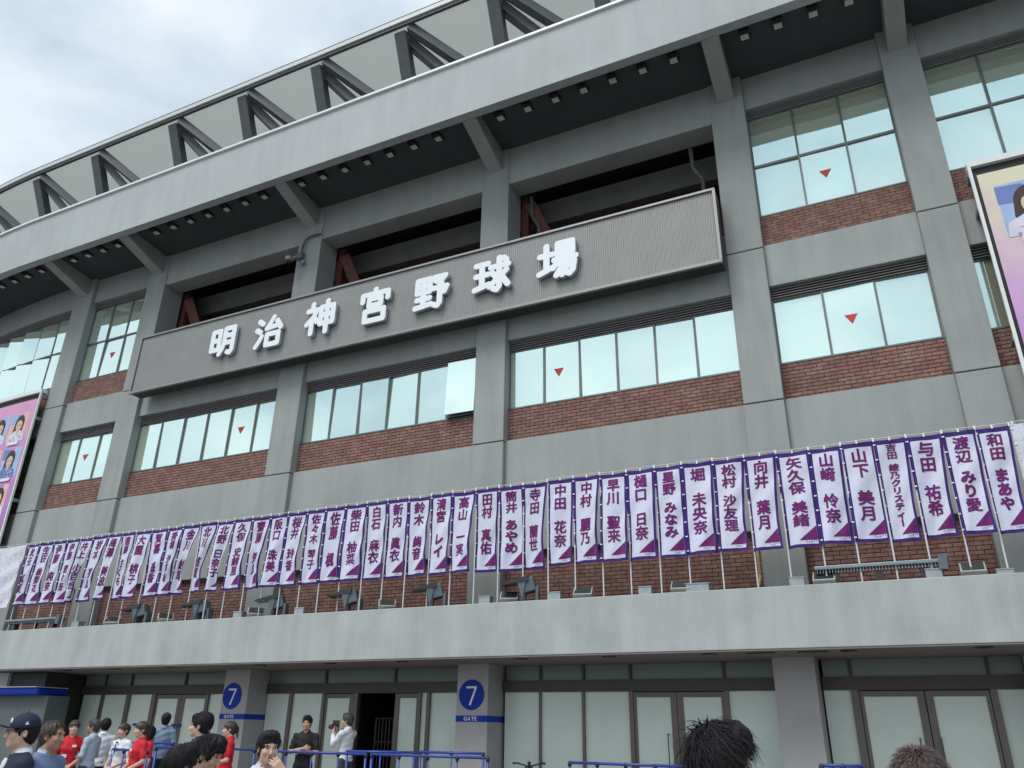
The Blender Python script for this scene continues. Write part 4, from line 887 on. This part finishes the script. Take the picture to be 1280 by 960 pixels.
class Field:
    def __init__(s, lo, hi, h, fine=()):
        ax = []
        for a in range(3):
            g = list(np.arange(lo[a], hi[a]+h, h))
            for (l, u, st) in fine:
                g = [x for x in g if not (l[a]-st*.5 < x < u[a]+st*.5)]+list(np.arange(l[a], u[a]+st*.5, st))
                g.sort()
            g = np.array(g); keep = np.concatenate([[True], np.diff(g) > 1e-4]); ax.append(g[keep].astype(np.float64))
        s.xs, s.ys, s.zs = ax; s.F = np.full([len(a) for a in ax], 1.0)
    def win(s, c, r):
        sl = tuple(slice(max(0,np.searchsorted(a, c[i]-r)-1), np.searchsorted(a, c[i]+r)+2) for i, a in enumerate((s.xs,s.ys,s.zs)))
        return sl, s.xs[sl[0]][:,None,None], s.ys[sl[1]][None,:,None], s.zs[sl[2]][None,None,:]
    def mixin(s, sl, D, k, sub=False):
        A = s.F[sl]
        if sub: D = -D; h = np.clip(.5-.5*(D-A)/k*1.0, 0, 1); s.F[sl] = np.where(D > A-k, D*(1-h)+A*h+k*h*(1-h), A) if k > 0 else np.maximum(A, D)
        elif k <= 0: s.F[sl] = np.minimum(A, D)
        else: h = np.clip(.5+.5*(D-A)/k, 0, 1); s.F[sl] = D*(1-h)+A*h-k*h*(1-h)
    def cap(s, a, b, ra, rb=None, k=.02, off=0, sub=False):
        a = np.array(a, float); b = np.array(b, float); rb = ra if rb is None else rb
        sl, X, Y, Z = s.win((a+b)/2, np.linalg.norm(b-a)/2+max(ra,rb)+off+.09); d = b-a; l = d.dot(d)+1e-9
        t = np.clip(((X-a[0])*d[0]+(Y-a[1])*d[1]+(Z-a[2])*d[2])/l, 0, 1)
        D = np.sqrt((X-a[0]-t*d[0])**2+(Y-a[1]-t*d[1])**2+(Z-a[2]-t*d[2])**2)-(ra+(rb-ra)*t)-off; s.mixin(sl, D, k, sub)
    def ell(s, c, r, k=.02, off=0, Rm=None, sub=False):
        c = np.array(c, float); r = np.array(r, float)+off; sl, X, Y, Z = s.win(c, max(r)+.09)
        x, y, z = X-c[0], Y-c[1], Z-c[2]
        if Rm is not None: x, y, z = (Rm[0][i]*x+Rm[1][i]*y+Rm[2][i]*z for i in range(3))
        k0 = np.sqrt((x/r[0])**2+(y/r[1])**2+(z/r[2])**2)+1e-6; k1 = np.sqrt((x/r[0]**2)**2+(y/r[1]**2)**2+(z/r[2]**2)**2)+1e-6
        s.mixin(sl, k0*(k0-1)/k1, k, sub)
    def mesh(s, name, m, parent, smooth=True):
        P, Q = surfnet(s.F, s.xs, s.ys, s.zs); me = bpy.data.meshes.new(name); me.from_pydata(P.tolist(), [], Q.tolist()); me.materials.append(m)
        me.polygons.foreach_set('use_smooth', [smooth]*len(me.polygons)); me.update()
        return link(name, me, parent)
def skinm(n, c):
    m = mat(n, c, .5, var=.05, scale=20, spec=.4); p = m.node_tree.nodes['Principled BSDF']; p.inputs['Subsurface Weight'].default_value = .15; p.inputs['Subsurface Radius'].default_value = (.02,.008,.005); p.inputs['Subsurface Scale'].default_value = .3; return m
SKIN = {'a':skinm('skin_light',(.60,.38,.29)), 'b':skinm('skin_tanned',(.42,.24,.165)), 'c':skinm('skin_mid',(.52,.315,.225))}
HAIRM = {'black':mat('black_hair',(.012,.011,.013),.6,var=.3,scale=60,spec=.22), 'brown':mat('brown_hair',(.050,.027,.020),.42,var=.3,scale=60), 'ash':mat('ash_brown_hair',(.085,.058,.056),.5,var=.3,scale=60), 'grey':mat('greying_hair',(.05,.05,.052),.5,var=.5,scale=60)}
CL = {'red':mat('red_polo_cloth',(.56,.012,.022),.8,var=.06,scale=12,bump=.2,bscale=25), 'white':mat('white_shirt_cloth',(.72,.74,.80),.8,var=.04,scale=10,bump=.3,bscale=20), 'lblue':mat('pale_blue_shirt_cloth',(.42,.50,.62),.8,var=.05,scale=10,bump=.3,bscale=20), 'blue':mat('blue_shirt_cloth',(.14,.20,.34),.8,var=.08,scale=10,bump=.3,bscale=20), 'guard':mat('guard_shirt_cloth',(.19,.26,.36),.8,var=.06,scale=10,bump=.3,bscale=20), 'navy':mat('navy_cloth',(.012,.016,.045),.8,var=.1,scale=10), 'black':mat('black_cloth',(.010,.010,.012),.8,var=.1,scale=10), 'grey':mat('grey_trousers_cloth',(.06,.06,.065),.85,var=.1,scale=10), 'stripe':mat('pale_shirt_cloth',(.60,.60,.62),.8,var=.06,scale=10)}
EYEW = mat('eye_white',(.72,.70,.68),.2); IRIS = mat('dark_iris',(.015,.009,.006),.15); LIPS = mat('lips',(.42,.14,.12),.45); BROW = HAIRM['black']; TEETH = mat('teeth',(.75,.73,.68),.3)

def hand(fd, w, dr, nrm, k=.006, curl=.35, spread=1.0, L=1.0):
    """palm and five fingers from the wrist along dr; nrm = palm side; thumb towards side = dr x nrm"""
    w = np.array(w,float); dr = np.array(dr,float); dr /= np.linalg.norm(dr); nrm = np.array(nrm,float); nrm -= dr*nrm.dot(dr); nrm /= np.linalg.norm(nrm); sd = np.cross(dr,nrm)
    for q, ln, r in ((-.030,.058,.0075),(-.010,.070,.0082),(.011,.074,.0085),(.031,.066,.0083)):
        b = w+dr*.085*L+sd*q; fd.cap(w+dr*.015+sd*q*.6, b, .0135, .0115, k=.012)
        d1 = dr*math.cos(curl)+nrm*math.sin(curl)+sd*q*2.2*spread; d1 /= np.linalg.norm(d1); m_ = b+d1*ln*.5*L
        d2 = dr*math.cos(curl*2.1)+nrm*math.sin(curl*2.1)+sd*q*1.5*spread; d2 /= np.linalg.norm(d2)
        fd.cap(b, m_, r*1.05, r, k=k); fd.cap(m_, m_+d2*ln*.48*L, r, r*.8, k=k)
    t0 = w+dr*.03+sd*.024; t1 = t0+(dr*.6+sd*.75+nrm*.25)*.042; t2 = t1+(dr*.9+sd*.25+nrm*.3)*.032
    fd.cap(t0, t1, .0125, .0105, k=.01); fd.cap(t1, t2, .0105, .0085, k=k)

ARMS = {'hang':((.235,.03,1.12),(.255,-.03,.86),(.0,-.15,-1),(-1,0,0)), 'clasp':((.245,.02,1.13),(.085,-.20,.98),(-.8,-.3,-.45),(0,1,-.3)),
 'crossR':((.235,-.05,1.13),(-.02,-.205,1.19),(-1,.05,.05),(0,1,0)), 'crossL':((.235,-.05,1.12),(-.03,-.185,1.13),(-1,.1,.25),(0,1,0)),
 'hold':((.225,-.14,1.20),(.06,-.29,1.40),(-.25,-.35,.9),(-1,-.1,-.1)), 'mouth':((.215,-.17,1.19),(.105,-.20,1.435),(-.62,.12,.60),(.25,1,-.2)),
 'fwd':((.235,.0,1.13),(.16,-.24,1.06),(-.3,-1,0),(-.9,0,-.4))}
def person(s, d, ztop, beta, label, skin='a', hair='short', hcol='black', top=('polo','red','short'), bottom='black', armL='hang', armR='hang', hy=0, hp=0, hr=0, fine=.011, ground=None, cap=None, glasses=False, collar=None, badge=False, strands=0, group=None, hs=1.0, tie=None, lean=0, smile=False):
    gz = ground if ground is not None else (.15 if d < 3.2 else .032)
    x, y = s, -d
    c = Vector((-x, -CAMD-y)).normalized(); r = Vector((-c.y, c.x)) * 1.0; fw = -c; r = Vector((fw.y, -fw.x))
    b = math.radians(beta); dr = c*math.cos(b)+r*math.sin(b); yaw = math.atan2(dr.x, -dr.y)
    hgt = ztop+H-gz; sc = hgt/1.735
    root = tag(empty('person', (x,y,gz), yaw), label, 'person', group); root.scale = (sc,sc,sc)
    sex = 'w' if hair in ('pony','bun','bob') else 'm'; sw = .168 if sex == 'w' else .185
    HC = np.array((0,-.022,1.605)); Rh = rotm(math.radians(hy), math.radians(hp), math.radians(hr))
    NK = np.array((0,.012,1.47))
    def hp_(p): return NK+Rh @ (HC+np.array(p)*hs-NK)
    def arm(side, a):
        e, w_, hd, nr = ARMS[a]; f = lambda p: np.array((p[0]*side, p[1], p[2])); return f(e), f(w_), f(hd), f(nr)
    AL, AR = arm(1,armL), arm(-1,armR)
    sh = [np.array((sw*q,.015,1.385)) for q in (1,-1)]
    hb = [(hp_((0,0,0))-.15, hp_((0,0,0))+.15, fine)]
    hs_box = [tuple([h0-.14 for h0 in hp_((0,0,0))]), tuple([h0+.14 for h0 in hp_((0,0,0))])]
    fl = [(hb[0][0], hb[0][1], fine)]
    hfine = min(fine, .009)
    for A in (AL, AR):
        w_ = A[1]+A[2]/np.linalg.norm(A[2])*.08; fl.append((w_-.10, w_+.10, .0075 if fine < .009 else .0105))
    fd = Field((-.36,-.40,-.02), (.36,.22,1.80), .022, fl)
    # torso, legs
    def torso(g, off, lo=.0):
        g.ell((0,.0,1.27),(.155 if sex=='m' else .14,.105,.19),k=.05,off=off); g.ell((0,-.005,1.07),(.14 if sex=='m' else .122,.10,.16),k=.06,off=off); g.ell((0,.005,.93),(.158,.112,.12),k=.05,off=off)
        g.cap((-sw+.03,.018,1.385),(sw-.03,.018,1.385),.052,k=.05,off=off); g.cap((-.06,.015,1.43),(.06,.015,1.43),.045,k=.04,off=off)
        if sex == 'w': g.ell((-.06,-.075,1.25),(.06,.05,.06),k=.04,off=off); g.ell((.06,-.075,1.25),(.06,.05,.06),k=.04,off=off)
    torso(fd, -.008)
    fd.cap((0,.02,1.40),(0,.005,1.50),.057,.053,k=.03); fd.cap((0,.005,1.48), hp_((0,.02,-.05)),.052,.05,k=.03)
    for q, A in ((0,AL),(1,AR)):
        fd.cap(sh[q], A[0], .046, .038, k=.03); fd.cap(A[0], A[1], .038, .026, k=.015); hand(fd, A[1], A[2], A[3])
    for q in (1,-1):
        fd.cap((.085*q,.0,.90),(.095*q,-.01,.50),.078,.052,k=.03); fd.cap((.095*q,-.01,.50),(.095*q,.03,.09),.050,.036,k=.02); fd.ell((.1*q,-.03,.035),(.04,.11,.035),k=.03)
    # head
    e = lambda c_, r_, **kw: fd.ell(hp_(c_), np.array(r_)*hs, Rm=Rh, **kw)
    e((0,.018,.035),(.077,.094,.088),k=.02); e((0,-.026,-.022),(.060,.064,.088),k=.03); e((0,-.062,-.088),(.026,.024,.022),k=.025); e((0,-.02,-.06),(.055,.05,.04),k=.03)
    for q in (1,-1):
        e((.038*q,-.062,-.022),(.024,.024,.024),k=.02); e((.033*q,-.091,.014),(.017,.012,.012),k=.010,sub=True); e((.081*q,.012,-.005),(.009,.018,.030),k=.006); e((.084*q,.006,-.003),(.005,.009,.016),k=.004,sub=True)
        fd.cap(hp_((.016*q,-.088,.032)), hp_((.048*q,-.076,.034)), .008*hs, k=.012); e((.012*q,-.100,-.032),(.009,.009,.007),k=.006)
    fd.cap(hp_((0,-.086,.015)), hp_((0,-.108,-.026)), .007*hs, .0115*hs, k=.010)
    fd.cap(hp_((-.018,-.084,-.054)), hp_((.018,-.084,-.054)), .0065*hs, k=.008); fd.cap(hp_((-.015,-.083,-.066)), hp_((.015,-.083,-.066)), .007*hs, k=.008)
    body = fd.mesh('body', SKIN[skin], root)
    # eyes, brows, lips
    def small(name, m, parts_, par=body):
        q = MB()
        Mh = Matrix.Identity(3)
        for c_, r_ in parts_:
            Rm4 = Matrix(Rh.tolist()).to_4x4(); p = hp_(c_); q.ell((0,0,0), tuple(v*hs for v in r_), 10, 7, M=Matrix.Translation(Vector(p)) @ Rm4)
        return q.build(name, m, par, smooth=True)
    for q in (1,-1):
        ey = small('eye', EYEW, [((.033*q,-.0815,.013),(.0125,.008,.0044))]); small('iris', IRIS, [((.033*q,-.0885,.013),(.0052,.003,.0044))], ey)
        small('eyebrow', BROW, [((.034*q,-.0885,.036),(.018,.006,.0038))]); small('eyelid', BROW, [((.033*q,-.0868,.0182),(.0145,.005,.0017))])
    small('lips', LIPS, [((0,-.0895,-.0535),(.021,.006,.0045)),((0,-.0885,-.0615),(.018,.006,.0055))])
    if smile: small('teeth', TEETH, [((0,-.094,-.0575),(.015,.003,.0042))])
    # hair
    hf = Field(tuple(hp_((0,0,0))-.24), tuple(hp_((0,0,0))+.17), .0105 if fine > .009 else .0065)
    H_ = lambda c_, r_, **kw: hf.ell(hp_(c_), np.array(r_)*hs, Rm=Rh, **kw)
    vol = {'short':.010,'messy':.017,'spiky':.013,'reced':.006,'pony':.010,'bun':.010,'bob':.016,'cap':.003}[hair]
    H_((0,.020,.042),(.081+vol,.099+vol,.092+vol),k=.01); H_((0,.055,-.02),(.068+vol*.6,.058+vol*.5,.075),k=.03)
    if hair in ('messy','spiky','short') and not cap:
        H_((0,-.03,.105),(.066+vol*.7,.055+vol*.5,.035+vol),k=.02)
    if cap: vol = .0
    fz = {'short':-.042,'messy':-.04,'spiky':-.04,'reced':-.012,'pony':-.045,'bun':-.045,'bob':-.045,'cap':-.05}[hair]
    H_((0,-.118,fz+(.0 if hair != 'reced' else .02)),(.074,.082,.108),k=.006,sub=True)
    H_((0,-.075,-.07),(.10,.085,.075),k=.008,sub=True)
    for q in (1,-1): H_((.09*q,.004,-.018),(.03,.026,.042),k=.006,sub=True)
    H_((0,.03,-.135),(.12,.12,.052),k=.01,sub=True)
    if hair == 'reced':
        for q in (1,-1): H_((.05*q,-.085,.095),(.030,.040,.04),k=.01,sub=True)
    if hair == 'pony': H_((0,.125,.03),(.03,.035,.035),k=.02); hf.cap(hp_((0,.135,.02)), hp_((0,.15,-.13)), .026, .012, k=.02)
    if hair == 'bun': H_((0,.12,.04),(.042,.04,.042),k=.012)
    if hair == 'bob':
        for q in (1,-1): H_((.075*q,.01,-.04),(.026,.05,.09),k=.02)
        H_((0,.06,-.06),(.07,.05,.08),k=.02)
    if hair in ('pony','bun','bob'): H_((0,-.072,.062),(.062,.024,.030),k=.012)
    # locks: ridges fanning out from the crown
    X, Y, Z = np.meshgrid(hf.xs, hf.ys, hf.zs, indexing='ij'); cpt = hp_((0,.0,.03)); dx, dy, dz = X-cpt[0], Y-cpt[1], Z-cpt[2]
    lx = Rh[0,0]*dx+Rh[1,0]*dy+Rh[2,0]*dz; ly = Rh[0,1]*dx+Rh[1,1]*dy+Rh[2,1]*dz; lz = Rh[0,2]*dx+Rh[1,2]*dy+Rh[2,2]*dz
    th = np.arctan2(lx, ly-.03); am = {'messy':.007,'spiky':.006}.get(hair,.003)
    hf.F += am*np.sin(th*(17 if hair != 'messy' else 13)+lz*40+np.sin(lz*60+th*3)*1.2)+am*.5*np.sin(th*31-lz*90)
    hm = HAIRM[hcol]
    hair_o = hf.mesh('hair', hm, root)
    if not strands and not cap: strands = 170
    if strands:
        q = MB(); rr = random.Random(int(s*100)); Rm3 = Matrix(Rh.tolist())
        for _ in range(strands):
            az = rr.uniform(0,2*math.pi); el = rr.uniform(-.25,1.45) if rr.random() < .8 else rr.uniform(-.5,.2)
            px, py, pz = math.sin(az)*math.cos(el), math.cos(az)*math.cos(el), math.sin(el)
            if py < -.35 and el < (.65 if hair != 'messy' else .55): continue
            if abs(px) > .8 and pz < -.1 and py < .3: continue
            rx, ry, rz = .081+vol, .099+vol, .092+vol
            p = Vector((px*rx*.97, .020+py*ry*.97, .042+pz*rz*.97)); nrm = Vector((px/rx,py/ry,pz/rz)).normalized()
            fl_ = (p-Vector((0,.05,.14))); fl_ -= nrm*fl_.dot(nrm)
            if fl_.length < 1e-3: continue
            fl_.normalize(); sw_ = Vector((rr.uniform(-1,1),rr.uniform(-1,1),rr.uniform(-1,1)))*(.45 if hair in('messy','spiky') else .2); fl_ = (fl_+sw_+(Vector((0,-.9,0))-nrm*nrm.dot(Vector((0,-.9,0))) if hair == 'messy' else Vector((0,0,0)))).normalized()
            if hair == 'spiky': fl_ = (fl_*.8+nrm*.45).normalized()
            ln = rr.uniform(.03,.065)*(1.45 if hair == 'messy' else (.75 if hair == 'spiky' else 1)); wd = rr.uniform(.0015,.0035); lift = (rr.uniform(.02,.16)+(.30 if rr.random() < .04 else 0)) if hair == 'messy' else rr.uniform(.04,.22)
            side = nrm.cross(fl_).normalized(); V = []
            cv = rr.uniform(-1,1)*.5
            for a in range(5):
                t = a/4; c_ = p+fl_*ln*t+nrm*(lift*ln*math.sin(t*2.2))+side*(cv*ln*t*t)-Vector((0,0,1))*ln*.35*t*t; w_ = wd*(1-t**1.5)+.0003
                V += [c_-side*w_, c_+nrm*w_*.7, c_+side*w_]
            V = [tuple(Vector(hp_(tuple(v)))) for v in V]
            q.P(V, [(3*a+b_, 3*a+3+b_, 3*a+4+b_, 3*a+1+b_) for a in range(4) for b_ in (0,1)])
        o = q.build('hair_strands', hm, hair_o, fix=False, smooth=True); o['kind'] = 'stuff'
    # shirt
    kind, colr, slv = top
    sf = Field((-.36,-.36,.80), (.36,.22,1.55), .0155 if fine > .009 else .0125)
    torso(sf, .010)
    for q, A in ((0,AL),(1,AR)):
        up = A[0]-sh[q]
        if slv == 'short': sf.cap(sh[q], sh[q]+up*.72, .058, .056, k=.03)
        else: sf.cap(sh[q], A[0], .058, .05, k=.03); sf.cap(A[0], A[0]+(A[1]-A[0])*(.93 if slv == 'long' else .45), .049, .039, k=.02)
    sf.cap((0,.02,1.42),(0,.012,1.462),.060,.058,k=.02)
    X, Y, Z = np.meshgrid(sf.xs, sf.ys, sf.zs, indexing='ij')
    hem = .84 if kind == 'polo' else .90
    sf.F = np.maximum(sf.F, hem-Z); sf.F = np.maximum(sf.F, Z-1.468-.15*Y)
    vneck = (-Y*1.0)+ (Z-1.372)*.9-.1-abs(X)*1.4
    sf.F = np.maximum(sf.F, np.where(Y < 0, vneck-.0, -1))
    sf.F += .0035*np.sin(X*31+Z*17+2*np.sin(Z*13))*np.sin(Z*23-Y*19)+.003*np.sin(Z*55+X*20)
    shirt = sf.mesh('shirt' if kind != 'jacket' else 'jacket', CL[colr], root)
    cm = CL[collar or colr]
    q = MB(); n = 18
    for a in range(n+1):
        t = -2.55+5.1*a/n; w_ = .066; px, py = w_*math.sin(t), .012+w_*.95*math.cos(t); zz = 1.468+.010*math.cos(t)
        q.v += [(px*.93,py*.93 if py > 0 else py,zz-.004),(px*1.0,py,zz+.030),(px*1.30,py*1.22,zz-.022-.02*(abs(t) > 1.9)),(px*1.22,py*1.15,zz-.026)]
    for a in range(n):
        for b_ in range(3): q.f.append((4*a+b_,4*a+b_+1,4*a+5+b_,4*a+4+b_)); q.m.append(0)
    o = q.build('collar', cm, shirt, fix=False, smooth=True); md = o.modifiers.new('thick','SOLIDIFY'); md.thickness = .004
    if kind == 'jacket':
        q = MB(); q.ell((0,-.085,1.33),(.055,.03,.10),12,8); q.build('inner_shirt', CL['stripe'], shirt, smooth=True)
    if badge:
        q = MB(); q.box(.045,.115,-.158,-.150,1.285,1.325); q.build('chest_badge', M['white'], shirt); q = MB(); q.box(-.10,-.02,-.135,-.127,1.11,1.165); q.build('name_card', M['white'], shirt)
    if tie: q = MB(); q.ell((0,-.118,1.405),(.035,.018,.016),10,6); q.ell((0,-.142,1.30),(.017,.010,.09),10,6); q.build('tie', CL[tie], shirt, smooth=True)
    tf = Field((-.24,-.2,-.0), (.24,.22,1.02), .018)
    tf.ell((0,.005,.93),(.158,.112,.12),k=.05,off=.006)
    for q_ in (1,-1): tf.cap((.085*q_,.0,.90),(.095*q_,-.01,.50),.092,.070,k=.03); tf.cap((.095*q_,-.01,.50),(.095*q_,.02,.07),.068,.060,k=.02)
    X, Y, Z = np.meshgrid(tf.xs, tf.ys, tf.zs, indexing='ij'); tf.F = np.maximum(tf.F, .05-Z); tf.F = np.maximum(tf.F, Z-1.0)
    tf.mesh('trousers', CL[bottom], root)
    for q_ in (1,-1): q = MB(); q.ell((.1*q_,-.03,.04),(.048,.135,.045),14,8); q.build('shoe', CL['black'], root, smooth=True)
    if cap:
        cf = Field(tuple(hp_((0,0,0))-.24), tuple(hp_((0,0,0))+.17), .0075)
        cf.ell(hp_((0,.018,.052)), np.array((.096,.112,.100))*hs, Rm=Rh, k=.01)
        X, Y, Z = np.meshgrid(cf.xs, cf.ys, cf.zs, indexing='ij'); dx, dy, dz = X-hp_((0,0,0))[0], Y-hp_((0,0,0))[1], Z-hp_((0,0,0))[2]
        lz = Rh[0,2]*dx+Rh[1,2]*dy+Rh[2,2]*dz; ly = Rh[0,1]*dx+Rh[1,1]*dy+Rh[2,1]*dz
        cf.F = np.maximum(cf.F, (.036+.10*ly)-lz)
        cp = cf.mesh('cap', CL[cap], root); q = MB(); n = 12; V = []
        for zz in (.0,-.006):
            for a in range(n+1):
                t = -1.25+2.5*a/n; V.append((.088*math.sin(t), .012-.104*math.cos(t)*1.0, .040+zz))
            for a in range(n+1):
                t = -1.25+2.5*a/n; V.append((.080*math.sin(t), -.02-.155*math.cos(t)**.7 if math.cos(t) > 0 else -.02, .052+zz+.012*math.cos(t)-.02*abs(math.sin(t))**2))
        m_ = n+1; fs = [(a,a+1,m_+a+1,m_+a) for a in range(n)]+[(2*m_+a,3*m_+a,3*m_+a+1,2*m_+a+1) for a in range(n)]+[(m_+a,m_+a+1,3*m_+a+1,3*m_+a) for a in range(n)]
        q.P([tuple(hp_(v)) for v in V], fs); q.build('brim', CL[cap], cp, fix=False)
        q = MB(); q.ell((0,0,0),(.007,.007,.006),8,6,M=Matrix.Translation(Vector(hp_((0,.018,.155))))); q.build('button', CL[cap], cp)
        if cap == 'navy' and glasses:
            q = MB(); q.P([tuple(hp_(v)) for v in [(.0975,-.01,.062),(.0975,.018,.062),(.0965,.004,.085),(.1000,-.01,.062),(.1000,.018,.062),(.0985,.004,.087)]],[(0,1,2),(3,5,4),(0,2,5,3),(1,4,5,2),(0,3,4,1)])
            q.P([tuple(hp_(v)) for v in [(-.0975,-.01,.062),(-.0975,.018,.062),(-.0965,.004,.085),(-.1000,-.01,.062),(-.1000,.018,.062),(-.0985,.004,.087)]],[(0,1,2),(3,5,4),(0,2,5,3),(1,4,5,2),(0,3,4,1)]); q.build('side_logo', M['white'], cp)
            q = MB(); q.ell((0,0,0),(.03,.006,.020),10,6,M=Matrix.Translation(Vector(hp_((0,-.088,.090)))) @ Matrix(Rh.tolist()).to_4x4()); q.build('front_logo', M['white'], cp)
    if glasses:
        q = MB()
        for sd in (1,-1):
            pts = [hp_((.035*sd+.025*math.cos(t), -.098, .010+.017*math.sin(t))) for t in [i*math.pi/6 for i in range(13)]]; q.path([tuple(p) for p in pts], .0022, 5)
            q.path([tuple(hp_((.060*sd,-.097,.018))), tuple(hp_((.080*sd,-.03,.016))), tuple(hp_((.082*sd,.03,.010)))], .0024, 5)
        q.tube(tuple(hp_((-.010,-.099,.014))), tuple(hp_((.010,-.099,.014))), .002, 5); q.build('glasses', M['dark'], root)
    return root, sc, yaw, hp_
CR = 'people by the gates'
person(-6.10,10.36,.065,-78,'person in profile with navy baseball cap, black-rimmed glasses and navy jacket, at the left edge','a','short','black',('jacket','navy','long'),'black',fine=.0065,cap='navy',glasses=True,collar='white')
person(-6.67,9.72,.03,48,'older person with receding dark hair and blue collared shirt facing right','b','reced','brown',('shirt','blue','short'),'grey',fine=.0065,strands=500,hy=6,collar='lblue')
person(-13.63,4.21,.08,-4,'smiling person in red polo with white name card, hands clasped, leftmost red shirt','a','bun','brown',('polo','red','short'),'black','clasp','clasp',badge=True,smile=True,group=None)
person(-13.5,3.9,.10,-120,'person in pale blue-white shirt with rolled sleeves seen from behind, beside the smiling one','b','short','grey',('shirt','lblue','mid'),'grey','fwd','fwd',hy=15)
person(-13.9,3.35,.13,178,'dark-haired person in white mostly hidden behind the rolled-sleeve shirt','a','bun','black',('shirt','white','short'),'black')
person(-12.84,3.8,.045,-48,'person in white blouse with dark tie between two groups of staff','a','bun','brown',('shirt','white','short'),'black','clasp','clasp',tie='navy')
person(-12.60,3.45,.01,-80,'dark-haired person peeking out behind the red polo profile','a','bob','black',('polo','red','short'),'black')
person(-11.29,4.76,.07,-72,'person in red polo in left profile with tied-back hair and name card','a','pony','brown',('polo','red','short'),'black','clasp','clasp',badge=True)
person(-13.59,2.23,.25,172,'security guard in dark cap and blue-grey shirt seen from behind at the glass','c','short','black',('shirt','guard','short'),'navy',cap='black')
person(-7.72,7.04,.14,-96,'black-haired person in left profile wearing dark navy jacket','a','short','black',('jacket','navy','long'),'black',fine=.009,strands=250)
person(-8.50,6.2,.18,-120,'person in navy with black hair, half hidden behind the navy-jacket profile','c','short','black',('shirt','navy','long'),'black')
person(-10.53,3.61,.10,-88,'person in red polo with low ponytail, in left profile under the left gate sign','a','pony','brown',('polo','red','short'),'black','fwd','fwd')
person(-3.81,10.95,-.10,112,'black-haired person turned away in the foreground, only the crown showing','c','short','black',('shirt','black','short'),'black',fine=.0075,strands=900,hp=-8)
person(-4.44,10.2,-.045,58,'black-haired person looking down to the right in the foreground','c','messy','black',('shirt','black','short'),'black',fine=.0065,strands=700,hp=18)
person(-4.49,9.5,-.02,14,'person with parted black hair raising one hand to the mouth','a','short','black',('shirt','stripe','short'),'grey','mouth','hang',fine=.0065,strands=600,hp=4)
person(-9.84,2.48,.22,-14,'person in black polo standing with arms crossed before the glass','c','short','black',('polo','black','short'),'black','crossL','crossR',fine=.0095,strands=120)
P17 = person(-10.05,1.0,.29,-128,'person in white long-sleeved shirt raising a camera beside the open doorway','c','short','grey',('shirt','white','long'),'grey','hold','hold',hy=22)
person(-.66,11.61,.03,98,'person with tousled wavy black hair in the near foreground, facing away to the right','c','messy','black',('shirt','black','short'),'black',fine=.0065,strands=2600,hp=6)
person(-.03,11.22,-.042,168,'person with spiky ash-brown hair in the near foreground seen from behind','c','spiky','ash',('shirt','white','short'),'grey',fine=.0075,strands=2600)
# the camera held by the white-shirted person
r17, sc17, yaw17, _h = P17
cm_ = tag(empty('handheld_camera', tuple(r17.matrix_basis @ Vector((0,-.36,1.50)) if False else Matrix.Translation(r17.location) @ Matrix.Rotation(yaw17,4,'Z') @ Vector((0,-.34*sc17,1.50*sc17))), yaw17), 'black camera with strap held up by the white-shirted person', 'camera')
q = MB(); q.box(-.07,.07,-.03,.03,-.045,.05); q.build('camera_body', M['dark'], cm_, bevel=.006)
q = MB(); q.tube((0,-.03,0),(0,-.11,0),.035,14); q.build('lens', M['lampdark'], cm_)
q = MB(); q.box(-.10,-.092,-.11,.06,-.08,.12); q.build('screen_flap', M['dark'], cm_)
